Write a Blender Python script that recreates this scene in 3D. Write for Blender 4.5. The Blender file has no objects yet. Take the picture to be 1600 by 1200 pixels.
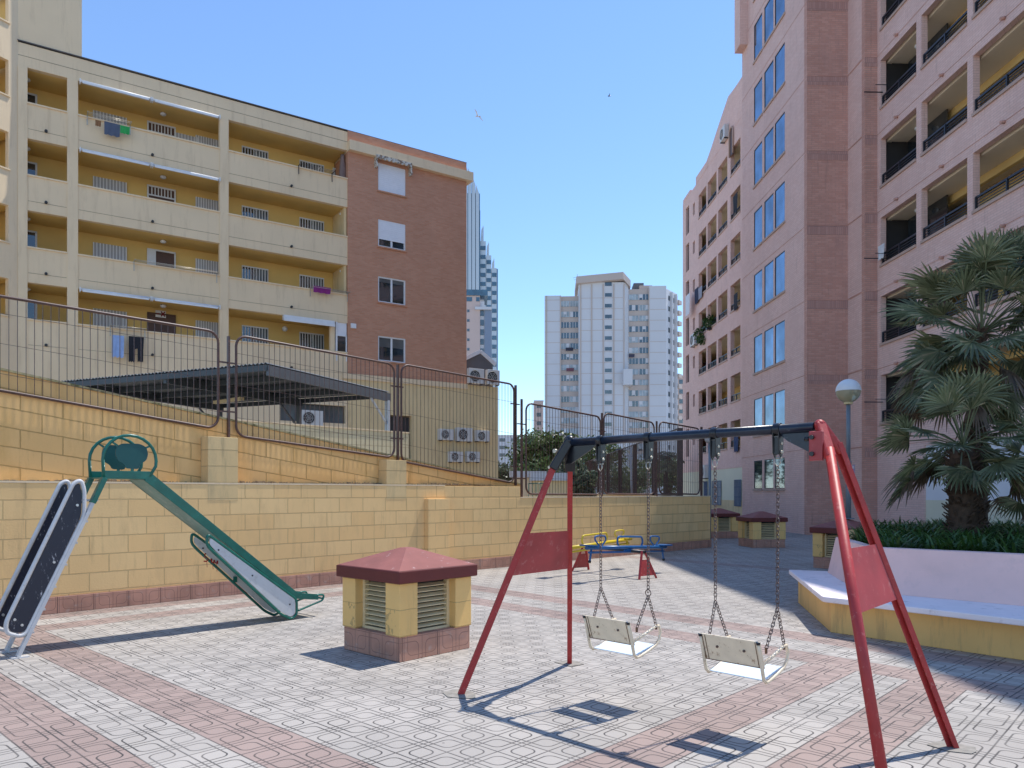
import bpy, math, random
from mathutils import Vector, Matrix
random.seed(7)
R = math.radians
sc = bpy.context.scene
COL = sc.collection

# ------------------------------------------------------------------ camera
F = 1177.0; HZ = 769.0; H = 1.6            # focal length / horizon of the 1600x1200 photograph, eye height
cd = bpy.data.cameras.new('camera'); cam = bpy.data.objects.new('camera', cd); COL.objects.link(cam)
cam.location = (0, 0, H); cam.rotation_euler = (R(90), 0, 0)
cd.sensor_width = 36; cd.lens = 36*F/1600; cd.shift_y = (HZ-600)/1600.0
cd.clip_start = 0.05; cd.clip_end = 3000
sc.camera = cam
# ------------------------------------------------------------------ sky and sun
EL, AZ = R(65.0), math.atan2(.805, .593)
w = bpy.data.worlds.new('World'); sc.world = w; w.use_nodes = True
wn = w.node_tree.nodes; bg = wn['Background']
sky = wn.new('ShaderNodeTexSky'); sky.sky_type = 'NISHITA'; sky.sun_disc = False
sky.sun_elevation = EL; sky.sun_rotation = AZ
sky.altitude = 0; sky.air_density = 1.0; sky.dust_density = 0.0; sky.ozone_density = 6.5
w.node_tree.links.new(sky.outputs[0], bg.inputs[0]); bg.inputs[1].default_value = 0.15
sl = bpy.data.lights.new('sun', 'SUN'); sl.energy = 3.05; sl.angle = R(0.53); sl.color = (1, .962, .905)
so = bpy.data.objects.new('sun', sl); COL.objects.link(so)
sd = Vector((.805*math.cos(EL), .593*math.cos(EL), math.sin(EL)))
so.rotation_euler = sd.to_track_quat('Z', 'Y').to_euler(); so.location = (10, 8, 40)
sc.view_settings.view_transform = 'Standard'; sc.view_settings.look = 'None'
sc.view_settings.exposure = 0.71; sc.view_settings.gamma = 1
sc.render.engine = 'CYCLES'

# ------------------------------------------------------------------ mesh helper
class MB:
    def __init__(s): s.v = []; s.f = []; s.sm = []
    def quad(s, a, b, c, d, sm=False):
        n = len(s.v); s.v += [tuple(a), tuple(b), tuple(c), tuple(d)]; s.f.append((n, n+1, n+2, n+3)); s.sm.append(sm)
    def tri(s, a, b, c):
        n = len(s.v); s.v += [tuple(a), tuple(b), tuple(c)]; s.f.append((n, n+1, n+2)); s.sm.append(False)
    def hexa(s, p):   # 8 points: bottom 4 ccw, top 4
        n = len(s.v); s.v += [tuple(q) for q in p]
        for f in ((0,3,2,1),(4,5,6,7),(0,1,5,4),(1,2,6,5),(2,3,7,6),(3,0,4,7)):
            s.f.append(tuple(n+i for i in f)); s.sm.append(False)
        return s
    def box(s, x0, x1, y0, y1, z0, z1):
        if x1 < x0: x0, x1 = x1, x0
        if y1 < y0: y0, y1 = y1, y0
        if z1 < z0: z0, z1 = z1, z0
        return s.hexa([(x0,y0,z0),(x1,y0,z0),(x1,y1,z0),(x0,y1,z0),(x0,y0,z1),(x1,y0,z1),(x1,y1,z1),(x0,y1,z1)])
    def beam(s, a, b, w, h, up=(0,0,1)):
        a, b = Vector(a), Vector(b); d = (b-a).normalized(); u = Vector(up)
        x = d.cross(u)
        if x.length < 1e-4: x = d.cross(Vector((1,0,0)))
        x.normalize(); y = x.cross(d).normalized(); x *= w/2; y *= h/2
        return s.hexa([a-x-y, a+x-y, b+x-y, b-x-y, a-x+y, a+x+y, b+x+y, b-x+y])
    def prism(s, pts, off):   # polygon in 3D extruded along off
        off = Vector(off); n = len(s.v); m = len(pts)
        s.v += [tuple(p) for p in pts] + [tuple(Vector(p)+off) for p in pts]
        s.f.append(tuple(range(n+m-1, n-1, -1))); s.sm.append(False)
        s.f.append(tuple(range(n+m, n+2*m))); s.sm.append(False)
        for i in range(m):
            j = (i+1) % m; s.f.append((n+i, n+j, n+m+j, n+m+i)); s.sm.append(False)
        return s
    def tube(s, path, r, n=8, closed=False, cap=True, r2=None):
        P = [Vector(p) for p in path]; m = len(P); base = len(s.v); prev = None
        for i in range(m):
            a = P[i-1] if (i > 0 or closed) else P[i]; b = P[(i+1) % m] if (i < m-1 or closed) else P[i]
            d = (b-a).normalized()
            if prev is None:
                x = d.cross(Vector((0,0,1)))
                if x.length < 1e-3: x = d.cross(Vector((1,0,0)))
            else: x = prev - d*prev.dot(d)
            x.normalize(); prev = x; y = d.cross(x)
            rr = r if r2 is None else r+(r2-r)*i/(m-1)
            for k in range(n):
                t = 2*math.pi*k/n; s.v.append(tuple(P[i]+x*math.cos(t)*rr+y*math.sin(t)*rr))
        for i in range(m if closed else m-1):
            j = (i+1) % m
            for k in range(n):
                l = (k+1) % n; s.f.append((base+i*n+k, base+i*n+l, base+j*n+l, base+j*n+k)); s.sm.append(n > 4)
        if cap and not closed:
            s.f.append(tuple(base+k for k in range(n-1, -1, -1))); s.sm.append(False)
            s.f.append(tuple(base+(m-1)*n+k for k in range(n))); s.sm.append(False)
        return s
    def sphere(s, c, r, nu=12, nv=8, sz=1.0, v0=0.0, v1=math.pi):
        b = len(s.v); c = Vector(c)
        for i in range(nv+1):
            t = v0+(v1-v0)*i/nv
            for k in range(nu):
                p = 2*math.pi*k/nu
                s.v.append((c.x+r*math.sin(t)*math.cos(p), c.y+r*math.sin(t)*math.sin(p), c.z+r*sz*math.cos(t)))
        for i in range(nv):
            for k in range(nu):
                l = (k+1) % nu; s.f.append((b+i*nu+k, b+(i+1)*nu+k, b+(i+1)*nu+l, b+i*nu+l)); s.sm.append(True)
        return s
    def build(s, name, mat, parent=None, bevel=0, loc=None):
        me = bpy.data.meshes.new(name); me.from_pydata(s.v, [], s.f); me.polygons.foreach_set('use_smooth', s.sm)
        me.update(); me.materials.append(mat)
        o = bpy.data.objects.new(name, me); COL.objects.link(o)
        if parent: o.parent = parent
        if loc: o.location = loc
        if bevel:
            b = o.modifiers.new('bevel', 'BEVEL'); b.width = bevel; b.segments = 2; b.limit_method = 'ANGLE'; b.angle_limit = R(40)
        return o
def box(x0, x1, y0, y1, z0, z1): return MB().box(x0, x1, y0, y1, z0, z1)

def tag(o, label, cat, group=None, kind=None):
    if label: o['label'] = label
    if cat: o['category'] = cat
    if group: o['group'] = group
    if kind: o['kind'] = kind
    return o
def thing(name, label, cat, loc=(0,0,0), rz=0.0, group=None):
    o = bpy.data.objects.new(name, None); COL.objects.link(o); o.location = loc; o.rotation_euler = (0, 0, rz)
    o.empty_display_size = .2
    return tag(o, label, cat, group)
def copy_tree(o, parent=None):
    c = o.copy(); COL.objects.link(c)
    if parent: c.parent = parent
    for ch in list(o.children): copy_tree(ch, c)
    return c

# ------------------------------------------------------------------ materials
class NT:
    def __init__(s, name):
        s.m = bpy.data.materials.new(name); s.m.use_nodes = True; s.t = s.m.node_tree; s.b = s.t.nodes['Principled BSDF']
        s._co = None
    def n(s, typ, **k):
        x = s.t.nodes.new(typ)
        for a, v in k.items(): setattr(x, a, v)
        return x
    def link(s, a, b): s.t.links.new(a, b)
    def put(s, v, inp):
        if isinstance(v, bpy.types.NodeSocket): s.link(v, inp)
        else: inp.default_value = v
    def M(s, op, a, b=0.0, c=0.0):
        x = s.n('ShaderNodeMath', operation=op); s.put(a, x.inputs[0]); s.put(b, x.inputs[1]); s.put(c, x.inputs[2]); return x.outputs[0]
    def co(s):
        if s._co is None: s._co = s.n('ShaderNodeTexCoord').outputs['Object']
        return s._co
    def xyz(s, vec=None):
        x = s.n('ShaderNodeSeparateXYZ'); s.link(vec or s.co(), x.inputs[0]); return x.outputs
    def comb(s, a, b, c=0.0):
        x = s.n('ShaderNodeCombineXYZ'); s.put(a, x.inputs[0]); s.put(b, x.inputs[1]); s.put(c, x.inputs[2]); return x.outputs[0]
    def noise(s, scale, detail=4, vec=None, rough=.55):
        x = s.n('ShaderNodeTexNoise'); x.inputs['Scale'].default_value = scale; x.inputs['Detail'].default_value = detail
        x.inputs['Roughness'].default_value = rough; s.link(vec or s.co(), x.inputs['Vector']); return x.outputs['Fac']
    def ramp(s, f, lo, hi):   # linear remap clamp
        x = s.n('ShaderNodeMapRange'); s.put(f, x.inputs[0]); x.inputs[1].default_value = lo; x.inputs[2].default_value = hi; return x.outputs[0]
    def mix(s, f, a, b, mode='MIX'):
        x = s.n('ShaderNodeMix', data_type='RGBA', blend_type=mode); s.put(f, x.inputs[0])
        s.put(a if isinstance(a, bpy.types.NodeSocket) else (*a, 1), x.inputs[6]); s.put(b if isinstance(b, bpy.types.NodeSocket) else (*b, 1), x.inputs[7])
        return x.outputs[2]
    def color(s, c): s.put(c if isinstance(c, bpy.types.NodeSocket) else (*c, 1), s.b.inputs['Base Color'])
    def bump(s, h, st=.3, dist=.01):
        x = s.n('ShaderNodeBump'); x.inputs['Strength'].default_value = st; x.inputs['Distance'].default_value = dist
        s.link(h, x.inputs['Height']); s.link(x.outputs[0], s.b.inputs['Normal'])

def sc3(c, k): return tuple(min(1, v*k) for v in c)
def paint(name, c, rough=.6, var=.18, scale=3.0, metal=0.0, bump=.0, dirt=None, dscale=6, dlo=.55, dhi=.75, spec=.5, streak=False):
    t = NT(name); nz = t.noise(scale, 5)
    col = t.mix(t.ramp(nz, .3, .7), sc3(c, 1-var), sc3(c, 1+var*.6))
    if dirt:
        vec = None
        if streak:
            x = t.xyz(); vec = t.comb(t.M('MULTIPLY', x[0], 1.0), t.M('MULTIPLY', x[1], 1.0), t.M('MULTIPLY', x[2], .12))
        col = t.mix(t.ramp(t.noise(dscale, 8, vec, .7), dlo, dhi), col, dirt)
    t.color(col); t.b.inputs['Roughness'].default_value = rough; t.b.inputs['Metallic'].default_value = metal
    t.b.inputs['Specular IOR Level'].default_value = spec
    if bump: t.bump(t.noise(60, 4), bump, .004)
    return t.m

def brick_mat(name, c1, c2, mortar, bw, bh, ms, shear=0.0, off=.5, bump=.6, bdist=.006, var=.12, stain=None, msm=.1, sq=1.0, grain=40, sumxy=True, stain_sc=1.2):
    t = NT(name); x = t.xyz()
    u = t.M('ADD', x[0], x[1]) if sumxy else x[0]
    v = t.M('ADD', x[2], t.M('MULTIPLY', x[0], shear)) if shear else x[2]
    wob = t.M('MULTIPLY', t.M('SUBTRACT', t.noise(9/bw*.5, 3), .5), bh*.06)
    vec = t.comb(t.M('ADD', u, wob), t.M('ADD', v, wob))
    b = t.n('ShaderNodeTexBrick', offset=off, squash=sq); t.link(vec, b.inputs['Vector'])
    b.inputs['Color1'].default_value = (*c1, 1); b.inputs['Color2'].default_value = (*c2, 1); b.inputs['Mortar'].default_value = (*mortar, 1)
    b.inputs['Scale'].default_value = 1; b.inputs['Mortar Size'].default_value = ms; b.inputs['Mortar Smooth'].default_value = msm
    b.inputs['Brick Width'].default_value = bw; b.inputs['Row Height'].default_value = bh; b.inputs['Bias'].default_value = 0
    col = t.mix(t.ramp(t.noise(.8, 5), .3, .7), t.mix(1.0, b.outputs[0], (1-var,)*3, 'MULTIPLY'), b.outputs[0])
    if stain:
        sv = t.comb(t.M('MULTIPLY', u, 1.0), t.M('MULTIPLY', x[2], .25), 0.0)
        col = t.mix(t.M('MULTIPLY', t.ramp(t.noise(stain_sc*2.5, 9, sv, .72), .5, .78), .8), col, stain)
        drip = t.noise(1.0, 9, t.comb(t.M('MULTIPLY', u, 7.0), t.M('MULTIPLY', x[2], .7)), .7)
        col = t.mix(t.M('MULTIPLY', t.ramp(drip, .56, .70), .45), col, sc3(stain, .62))
        fine = t.ramp(t.noise(14, 10, None, .8), .58, .72)
        col = t.mix(t.M('MULTIPLY', fine, .35), col, sc3(stain, .7))
    t.color(col); t.b.inputs['Roughness'].default_value = .85; t.b.inputs['Specular IOR Level'].default_value = .25
    hgt = t.M('SUBTRACT', t.M('MULTIPLY', t.noise(grain, 5), .25), b.outputs['Fac'])
    t.bump(hgt, bump, bdist)
    return t.m

def groove(t, x, y, cell, wd):
    """leaf pattern pressed into the tiles: x,y in metres -> 0..1 groove mask"""
    M = t.M
    gx = M('DIVIDE', x, cell); gy = M('DIVIDE', y, cell)
    px = M('SUBTRACT', M('FRACT', gx), .5); py = M('SUBTRACT', M('FRACT', gy), .5)
    par = M('MODULO', M('ABSOLUTE', M('ADD', M('FLOOR', gx), M('FLOOR', gy))), 2.0)
    sgn = M('SUBTRACT', M('MULTIPLY', par, 2.0), 1.0)
    prod = M('MULTIPLY', M('MULTIPLY', px, py), sgn)
    ax = M('ABSOLUTE', px); ay = M('ABSOLUTE', py)
    a, r = .30, .24
    dx = M('MAXIMUM', M('SUBTRACT', ax, a-r), 0.0); dy = M('MAXIMUM', M('SUBTRACT', ay, a-r), 0.0)
    ln = M('SQRT', M('ADD', M('MULTIPLY', dx, dx), M('MULTIPLY', dy, dy)))
    rb = M('ABSOLUTE', M('SUBTRACT', M('MAXIMUM', ln, 0.0), r))
    cr = M('MINIMUM', M('ABSOLUTE', M('SUBTRACT', ax, a)), M('ABSOLUTE', M('SUBTRACT', ay, a)))
    sel = M('GREATER_THAN', prod, 0.0)
    leaf = M('ADD', M('MULTIPLY', rb, sel), M('MULTIPLY', cr, M('SUBTRACT', 1.0, sel)))
    seam = M('MINIMUM', M('SUBTRACT', .5, ax), M('SUBTRACT', .5, ay))
    d = M('MULTIPLY', M('MINIMUM', leaf, seam), cell)
    return t.ramp(d, wd, wd*.35)     # 1 in the groove

def tile_mat():
    t = NT('patterned_paving'); x = t.xyz(); M = t.M
    X, Y = x[0], x[1]
    TS = .4425
    # slight waviness of hand-laid rows
    nz = M('MULTIPLY', M('SUBTRACT', t.noise(.6, 2), .5), .03)
    u = M('ADD', M('ADD', M('MULTIPLY', X, .682), M('MULTIPLY', Y, .731)), nz)
    v = M('ADD', M('ADD', M('MULTIPLY', X, -.731), M('MULTIPLY', Y, .682)), nz)
    d = M('ADD', M('ADD', M('MULTIPLY', X, .743), M('MULTIPLY', Y, .669)), nz)
    e = M('ADD', M('MULTIPLY', X, -.669), M('MULTIPLY', Y, .743))
    def band(q, lo, hi): return M('MULTIPLY', M('GREATER_THAN', q, lo), M('LESS_THAN', q, hi))
    o = .015; p = .135
    ul = lambda k: o+k*TS
    vl = lambda k: p+k*TS
    inner = M('MULTIPLY', M('GREATER_THAN', u, ul(6)), M('GREATER_THAN', v, vl(6)))           # main field
    # concentric frames: ring distance index from the field edge
    left = M('SUBTRACT', ul(6), u); low = M('SUBTRACT', vl(6), v); up = M('SUBTRACT', v, vl(22))
    rd = M('MAXIMUM', M('MAXIMUM', left, low), up)
    pink1 = band(rd, 0.0, TS); pink2 = band(rd, 2*TS, 3*TS); pink3 = band(rd, 6*TS, 7*TS)
    pink = M('MAXIMUM', M('MAXIMUM', pink1, pink2), pink3)
    old = M('LESS_THAN', d, 8.2)
    pink = M('MULTIPLY', pink, M('LESS_THAN', d, 6.80))
    pb = M('MAXIMUM', band(d, 7.76, 8.2), band(d, 6.80, 7.24))
    pc = M('MAXIMUM', band(d, 14.4, 14.9), band(e, -1.6, -1.15))
    pc = M('MULTIPLY', pc, M('GREATER_THAN', d, 8.2))
    pink = M('MAXIMUM', M('MAXIMUM', pink, pb), M('MULTIPLY', pc, .7))
    g1 = groove(t, M('SUBTRACT', u, o), M('SUBTRACT', v, p), TS/2, .0078)
    g2 = groove(t, M('SUBTRACT', d, 6.80), e, TS/2, .0078)
    s = M('LESS_THAN', d, 6.80)
    g = M('ADD', M('MULTIPLY', g1, s), M('MULTIPLY', g2, M('SUBTRACT', 1.0, s)))
    # per tile tone
    wn_ = t.n('ShaderNodeTexWhiteNoise'); wn_.noise_dimensions = '2D'
    t.link(t.comb(M('FLOOR', M('DIVIDE', M('SUBTRACT', u, o), TS)), M('FLOOR', M('DIVIDE', M('SUBTRACT', v, p), TS))), wn_.inputs['Vector'])
    tone = M('ADD', .88, M('MULTIPLY', wn_.outputs['Value'], .17))
    fine = M('ADD', .86, M('MULTIPLY', t.noise(170, 2), .28))
    big = M('ADD', .84, M('MULTIPLY', t.noise(.7, 6), .3))
    k = M('MULTIPLY', M('MULTIPLY', tone, fine), big)
    base = t.mix(pink, (.420, .382, .338), (.345, .256, .220))
    kk = t.comb(k, k, k)
    col = t.mix(1.0, base, kk, 'MULTIPLY')
    wear = t.ramp(t.noise(2.2, 7), .35, .62)
    gm = M('MULTIPLY', g, M('ADD', .62, M('MULTIPLY', wear, .38)))
    col = t.mix(gm, col, (.055, .05, .048))
    spot = t.ramp(t.noise(4.5, 9, None, .75), .60, .78)
    col = t.mix(M('MULTIPLY', spot, .45), col, (.22, .2, .18))
    sand = t.ramp(t.noise(.9, 10, None, .8), .56, .74)
    col = t.mix(M('MULTIPLY', sand, .35), col, (.46, .42, .34))
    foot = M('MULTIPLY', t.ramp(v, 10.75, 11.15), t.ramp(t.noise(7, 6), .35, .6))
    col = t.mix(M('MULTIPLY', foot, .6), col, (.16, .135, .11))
    vo = t.n('ShaderNodeTexVoronoi'); vo.inputs['Scale'].default_value = 3.1; t.link(t.co(), vo.inputs['Vector'])
    gum = M('LESS_THAN', vo.outputs['Distance'], .035)
    col = t.mix(M('MULTIPLY', gum, .7), col, (.1, .09, .09))
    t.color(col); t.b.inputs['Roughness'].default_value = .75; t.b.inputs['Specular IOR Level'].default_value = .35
    t.bump(M('SUBTRACT', M('MULTIPLY', fine, .15), g), .5, .004)
    return t.m

def plinth_mat(name, c=(.50, .26, .18)):
    t = NT(name); x = t.xyz(); M = t.M
    u = M('ADD', M('ADD', x[0], x[1]), 100.0)
    g = groove(t, u, M('ADD', x[2], .2213), .2213, .005)
    seam = t.ramp(M('ABSOLUTE', M('SUBTRACT', M('FRACT', M('DIVIDE', u, .4425)), .5)), .480, .492)
    g = M('MAXIMUM', M('MULTIPLY', g, .7), seam)
    col = t.mix(t.ramp(t.noise(3, 6), .3, .7), sc3(c, .78), sc3(c, 1.15))
    col = t.mix(t.ramp(t.noise(9, 8, None, .7), .56, .72), col, (.48, .36, .30))
    col = t.mix(M('MULTIPLY', g, .75), col, (.10, .055, .045))
    t.color(col); t.b.inputs['Roughness'].default_value = .8
    t.bump(M('SUBTRACT', 0.0, g), .5, .004)
    return t.m

M_tile = tile_mat()
M_plinth = plinth_mat('plinth_tiles')
M_ground = paint('concrete_ground', (.40, .37, .33), .9, .25, .5)  # ground colour lightened to bounce more light into the shaded facades
M_block = brick_mat('painted_blockwork', (.86, .55, .24), (.90, .61, .285), (.64, .43, .2), .5, .25, .007, stain=(.64, .42, .2), bump=.9, bdist=.012, var=.1)
M_ramp = brick_mat('painted_ramp_blockwork', (.82, .49, .19), (.86, .53, .22), (.52, .32, .12), .5, .25, .008, shear=.141, stain=(.62, .36, .12), bump=.9, bdist=.012, sumxy=False)
M_ycream = paint('cream_render', (.79, .61, .39), .85, .06, .6, bump=.15, dirt=(.56, .41, .25), dscale=4, dlo=.52, dhi=.85, streak=True)
M_ybase = paint('yellow_cream_render', (.74, .56, .30), .85, .07, .6, bump=.15, dirt=(.45, .33, .18), dscale=4, dlo=.52, dhi=.8, streak=True)
M_yellow = paint('ochre_render', (.78, .52, .17), .85, .08, .8, bump=.1)
M_rbrick = brick_mat('red_brick', (.54, .245, .145), (.60, .30, .19), (.48, .31, .21), .26, .075, .007, bump=.4, bdist=.004, var=.1)
M_pbrick = brick_mat('pink_brick', (.62, .315, .24), (.70, .385, .30), (.50, .31, .245), .26, .075, .008, bump=.6, bdist=.006, var=.14, stain=(.46, .28, .24), stain_sc=.5)
M_pbrick_lit = brick_mat('pink_brick_lit', (.78, .51, .43), (.84, .58, .50), (.66, .45, .38), .26, .075, .008, bump=.35, bdist=.004, var=.1, stain=(.70, .46, .39), stain_sc=.5)  # same pink brick, colour lightened for how the side-facing walls catch light
M_stone = paint('tan_sill', (.50, .35, .28), .8, .08, 3)
M_pcream = paint('pale_cream_render', (.72, .68, .50), .85, .05, .7)
M_pceil = paint('gallery_plaster', (.86, .74, .56), .85, .06, .7)
M_pyel = paint('gallery_yellow', (.78, .55, .22), .85, .06, .7)
M_white = paint('white_paint', (.74, .74, .74), .45, .06, 4)
M_shut = paint('grey_shutter', (.42, .40, .40), .5, .06, 5)
M_shutw = paint('white_shutter', (.78, .78, .80), .5, .04, 5)
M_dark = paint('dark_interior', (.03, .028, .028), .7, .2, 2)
M_door = paint('brown_door', (.10, .045, .028), .5, .2, 3)
M_rail = paint('dark_railing', (.025, .026, .035), .4, .2, 8)
M_slabgrey = paint('roof_flashing', (.12, .12, .13), .6, .1, 3)
def glass_mat(name, c, rough=.03, metal=.0, spec=1.0):
    t = NT(name); col = t.mix(t.ramp(t.noise(.9, 2), .35, .65), c, sc3(c, .5)); t.color(col)
    t.b.inputs['Roughness'].default_value = rough; t.b.inputs['Metallic'].default_value = metal
    t.b.inputs['Specular IOR Level'].default_value = spec; t.b.inputs['IOR'].default_value = 1.6
    return t.m
M_glass = glass_mat('window_glass', (.03, .04, .05))
M_bglass = glass_mat('mirror_glass', (.20, .29, .40), .04, .9)
M_curt = glass_mat('curtained_glass', (.13, .14, .14), .3, spec=.5)
M_fence = paint('brown_fence_steel', (.085, .040, .030), .45, .25, 10, dirt=(.22, .10, .06), dscale=25, dlo=.55, dhi=.7)
M_red = paint('red_paint', (.40, .030, .028), .5, .16, 9, dirt=(.50, .17, .14), dscale=30, dlo=.57, dhi=.74, bump=.1)
M_redpanel = paint('faded_red_panel', (.38, .045, .045), .45, .2, 4, dirt=(.55, .22, .2), dscale=14, dlo=.56, dhi=.8)
M_navy = paint('navy_paint', (.010, .018, .036), .28, .3, 18, dirt=(.12, .14, .17), dscale=40, dlo=.6, dhi=.75, bump=.15)
M_black = paint('black_steel', (.012, .013, .017), .3, .3, 14)
M_chain = paint('worn_steel_chain', (.16, .13, .12), .4, .4, 60, metal=.7, dirt=(.16, .06, .03), dscale=50, dlo=.5, dhi=.65)
M_galv = paint('galvanised_shackle', (.5, .46, .38), .35, .3, 40, metal=.6)
M_seat = paint('ivory_enamel', (.84, .70, .50), .38, .1, 12, dirt=(.30, .15, .06), dscale=20, dlo=.57, dhi=.70)
M_plate = paint('sky_tinted_plate', (.72, .80, .84), .22, .05, 10)  # metal sheet with the blue of the reflected sky put into its colour
M_green = paint('green_enamel', (.006, .125, .09), .28, .25, 7, dirt=(.05, .26, .21), dscale=25, dlo=.62, dhi=.75)
M_teal = paint('dark_teal_board', (.004, .075, .07), .5, .1, 5)
M_greenu = paint('weathered_green', (.16, .29, .25), .5, .25, 3, dirt=(.28, .36, .32), dscale=12, dlo=.5, dhi=.7)
M_steel = paint('steel_sheet', (.55, .56, .56), .3, .1, 5, metal=.8)
M_ladder = paint('chipped_white_steel', (.56, .55, .54), .5, .12, 8, dirt=(.25, .16, .10), dscale=34, dlo=.62, dhi=.72)
M_panelw = paint('white_board', (.60, .59, .57), .5, .06, 5, dirt=(.42, .38, .33), dscale=8, dlo=.55, dhi=.8)
def board_mat():
    t = NT('scratched_navy_board'); x = t.xyz()
    vec = t.comb(t.M('MULTIPLY', x[0], 9.0), t.M('MULTIPLY', x[1], 9.0), t.M('MULTIPLY', x[2], 3.0))
    n = t.noise(3.2, 12, vec, .8)
    col = t.mix(t.ramp(n, .59, .64), (.012, .014, .028), (.40, .40, .42)); t.color(col); t.b.inputs['Roughness'].default_value = .4
    return t.m
M_board = board_mat()
M_blue = paint('blue_enamel', (.018, .11, .30), .3, .2, 9)
M_yell = paint('yellow_enamel', (.70, .50, .03), .35, .12, 9)
M_roofred = paint('oxide_red_roof', (.29, .10, .082), .8, .2, 3, dirt=(.55, .40, .38), dscale=10, dlo=.62, dhi=.74, bump=.35)
M_roofedge = paint('dark_oxide_red_edge', (.125, .018, .014), .6, .12, 3, dirt=(.35, .10, .09), dscale=16, dlo=.68, dhi=.75, bump=.3)
M_ventb = brick_mat('painted_vent_blocks', (.90, .56, .20), (.92, .58, .22), (.60, .40, .16), .47, .245, .004, sumxy=False, bump=.6, stain=(.72, .48, .2))
M_louv = paint('cream_louvre', (.74, .58, .32), .6, .08, 6)
M_lav = paint('lavender_white_bench', (.92, .80, .78), .6, .08, 2, dirt=(.50, .42, .40), dscale=6, dlo=.56, dhi=.75, bump=.1)
M_backr = paint('pale_pink_bench_back', (.94, .60, .52), .7, .08, 2, dirt=(.80, .52, .45), dscale=5, dlo=.54, dhi=.8, bump=.15)
M_pbase = paint('ochre_planter_render', (.84, .50, .17), .8, .08, 2, dirt=(.48, .29, .12), dscale=6, dlo=.52, dhi=.72, bump=.15, streak=True)
M_soil = paint('soil', (.07, .05, .035), .95, .3, 5)
M_conc = paint('concrete', (.42, .39, .33), .9, .2, 8, dirt=(.25, .23, .19), dscale=14)
M_patch = paint('footing_mortar', (.30, .275, .235), .95, .3, 14, dirt=(.2, .18, .15), dscale=30)
M_grey = paint('grey_pole_paint', (.17, .20, .23), .4, .1, 5)
M_twhite = paint('tower_white_panels', (.57, .57, .585), .8, .05, .1)
M_tbeige = paint('tower_beige_panels', (.48, .40, .35), .8, .05, .1)
M_tglass = glass_mat('tower_glass', (.05, .08, .10), .15)
M_tglassw = paint('curtained_tower_window', (.34, .40, .43), .4, .35, .9)
M_silver = paint('silver_cladding', (.50, .55, .58), .4, .05, .05, metal=.2)
M_blueglass = glass_mat('blue_curtain_wall', (.04, .11, .16), .15)
M_corr = paint('corrugated_metal', (.10, .115, .125), .5, .12, 2, metal=.2)
M_corru = paint('corrugated_underside', (.07, .08, .09), .6, .2, 1)
M_gsteel = paint('grey_steel_beam', (.09, .098, .11), .5, .1, 3)
M_dsteel = paint('dark_steel_beam', (.05, .06, .065), .6, .1, 3)
M_acw = paint('ac_casing', (.62, .60, .57), .5, .06, 5)
M_leafp = None

def leaf_mat(name, c1, c2, c3, scale=2.0):
    t = NT(name); g = t.n('ShaderNodeNewGeometry')
    r = g.outputs['Random Per Island']
    col = t.mix(t.ramp(r, 0, .75), c1, c2); col = t.mix(t.ramp(r, .86, 1.0), col, c3)
    col = t.mix(t.ramp(t.noise(scale, 3), .35, .7), t.mix(1.0, col, (.6, .6, .6), 'MULTIPLY'), col)
    t.color(col); t.b.inputs['Roughness'].default_value = .45
    tr = t.n('ShaderNodeBsdfTranslucent'); t.link(col, tr.inputs[0])
    ms = t.n('ShaderNodeMixShader'); ms.inputs[0].default_value = .25
    out = [n for n in t.t.nodes if n.type == 'OUTPUT_MATERIAL'][0]
    t.link(t.b.outputs[0], ms.inputs[1]); t.link(tr.outputs[0], ms.inputs[2]); t.link(ms.outputs[0], out.inputs[0])
    return t.m
M_palm = leaf_mat('fan_palm_leaf', (.11, .13, .06), (.26, .29, .15), (.50, .42, .26))
M_palmd = leaf_mat('dead_palm_leaf', (.16, .11, .07), (.28, .19, .12), (.09, .07, .05))
M_trunk = paint('palm_trunk_fibre', (.09, .055, .035), .95, .4, 14, bump=1.0)
M_strap = leaf_mat('strap_leaf', (.045, .105, .02), (.09, .18, .04), (.18, .24, .07))
M_tree = leaf_mat('tree_leaf', (.06, .11, .03), (.13, .20, .07), (.22, .25, .10), .6)
M_treeb = leaf_mat('grey_green_leaf', (.10, .14, .09), (.19, .24, .16), (.28, .3, .2), .6)
M_bark = paint('bark', (.10, .075, .055), .95, .3, 8)

# ------------------------------------------------------------------ coordinates
UA = math.atan2(.731, .682)          # heading of the low wall and of the paving rows
def W(u, v): return (.682*u-.731*v, .731*u+.682*v)
class Face:
    """vertical plane through p with heading d (unit); pixel -> distance along it and height"""
    def __init__(s, p, d): s.p = p; s.d = d
    def s(s, px, off=0.0):
        k = (px-800)/F; p0 = s.p[0]-s.d[1]*off; p1 = s.p[1]+s.d[0]*off
        return (k*p1-p0)/(s.d[0]-k*s.d[1])
    def Y(s, t, off=0.0): return s.p[1]+s.d[0]*off+s.d[1]*t
    def z(s, px, py, off=0.0): return H+(HZ-py)/F*s.Y(s.s(px, off), off)

# ------------------------------------------------------------------ ground
m = MB(); m.quad((-900,-300,-.006),(900,-300,-.006),(900,1500,-.006),(-900,1500,-.006))
tag(m.build('ground', M_ground), None, None, kind='structure')
m = MB(); m.quad((-30,-45,0),(40,-45,0),(40,60,0),(-30,60,0))  # unseen stretch behind the camera added to bounce light onto shaded facades
tag(m.build('paved_plaza', M_tile), None, None, kind='structure')

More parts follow.
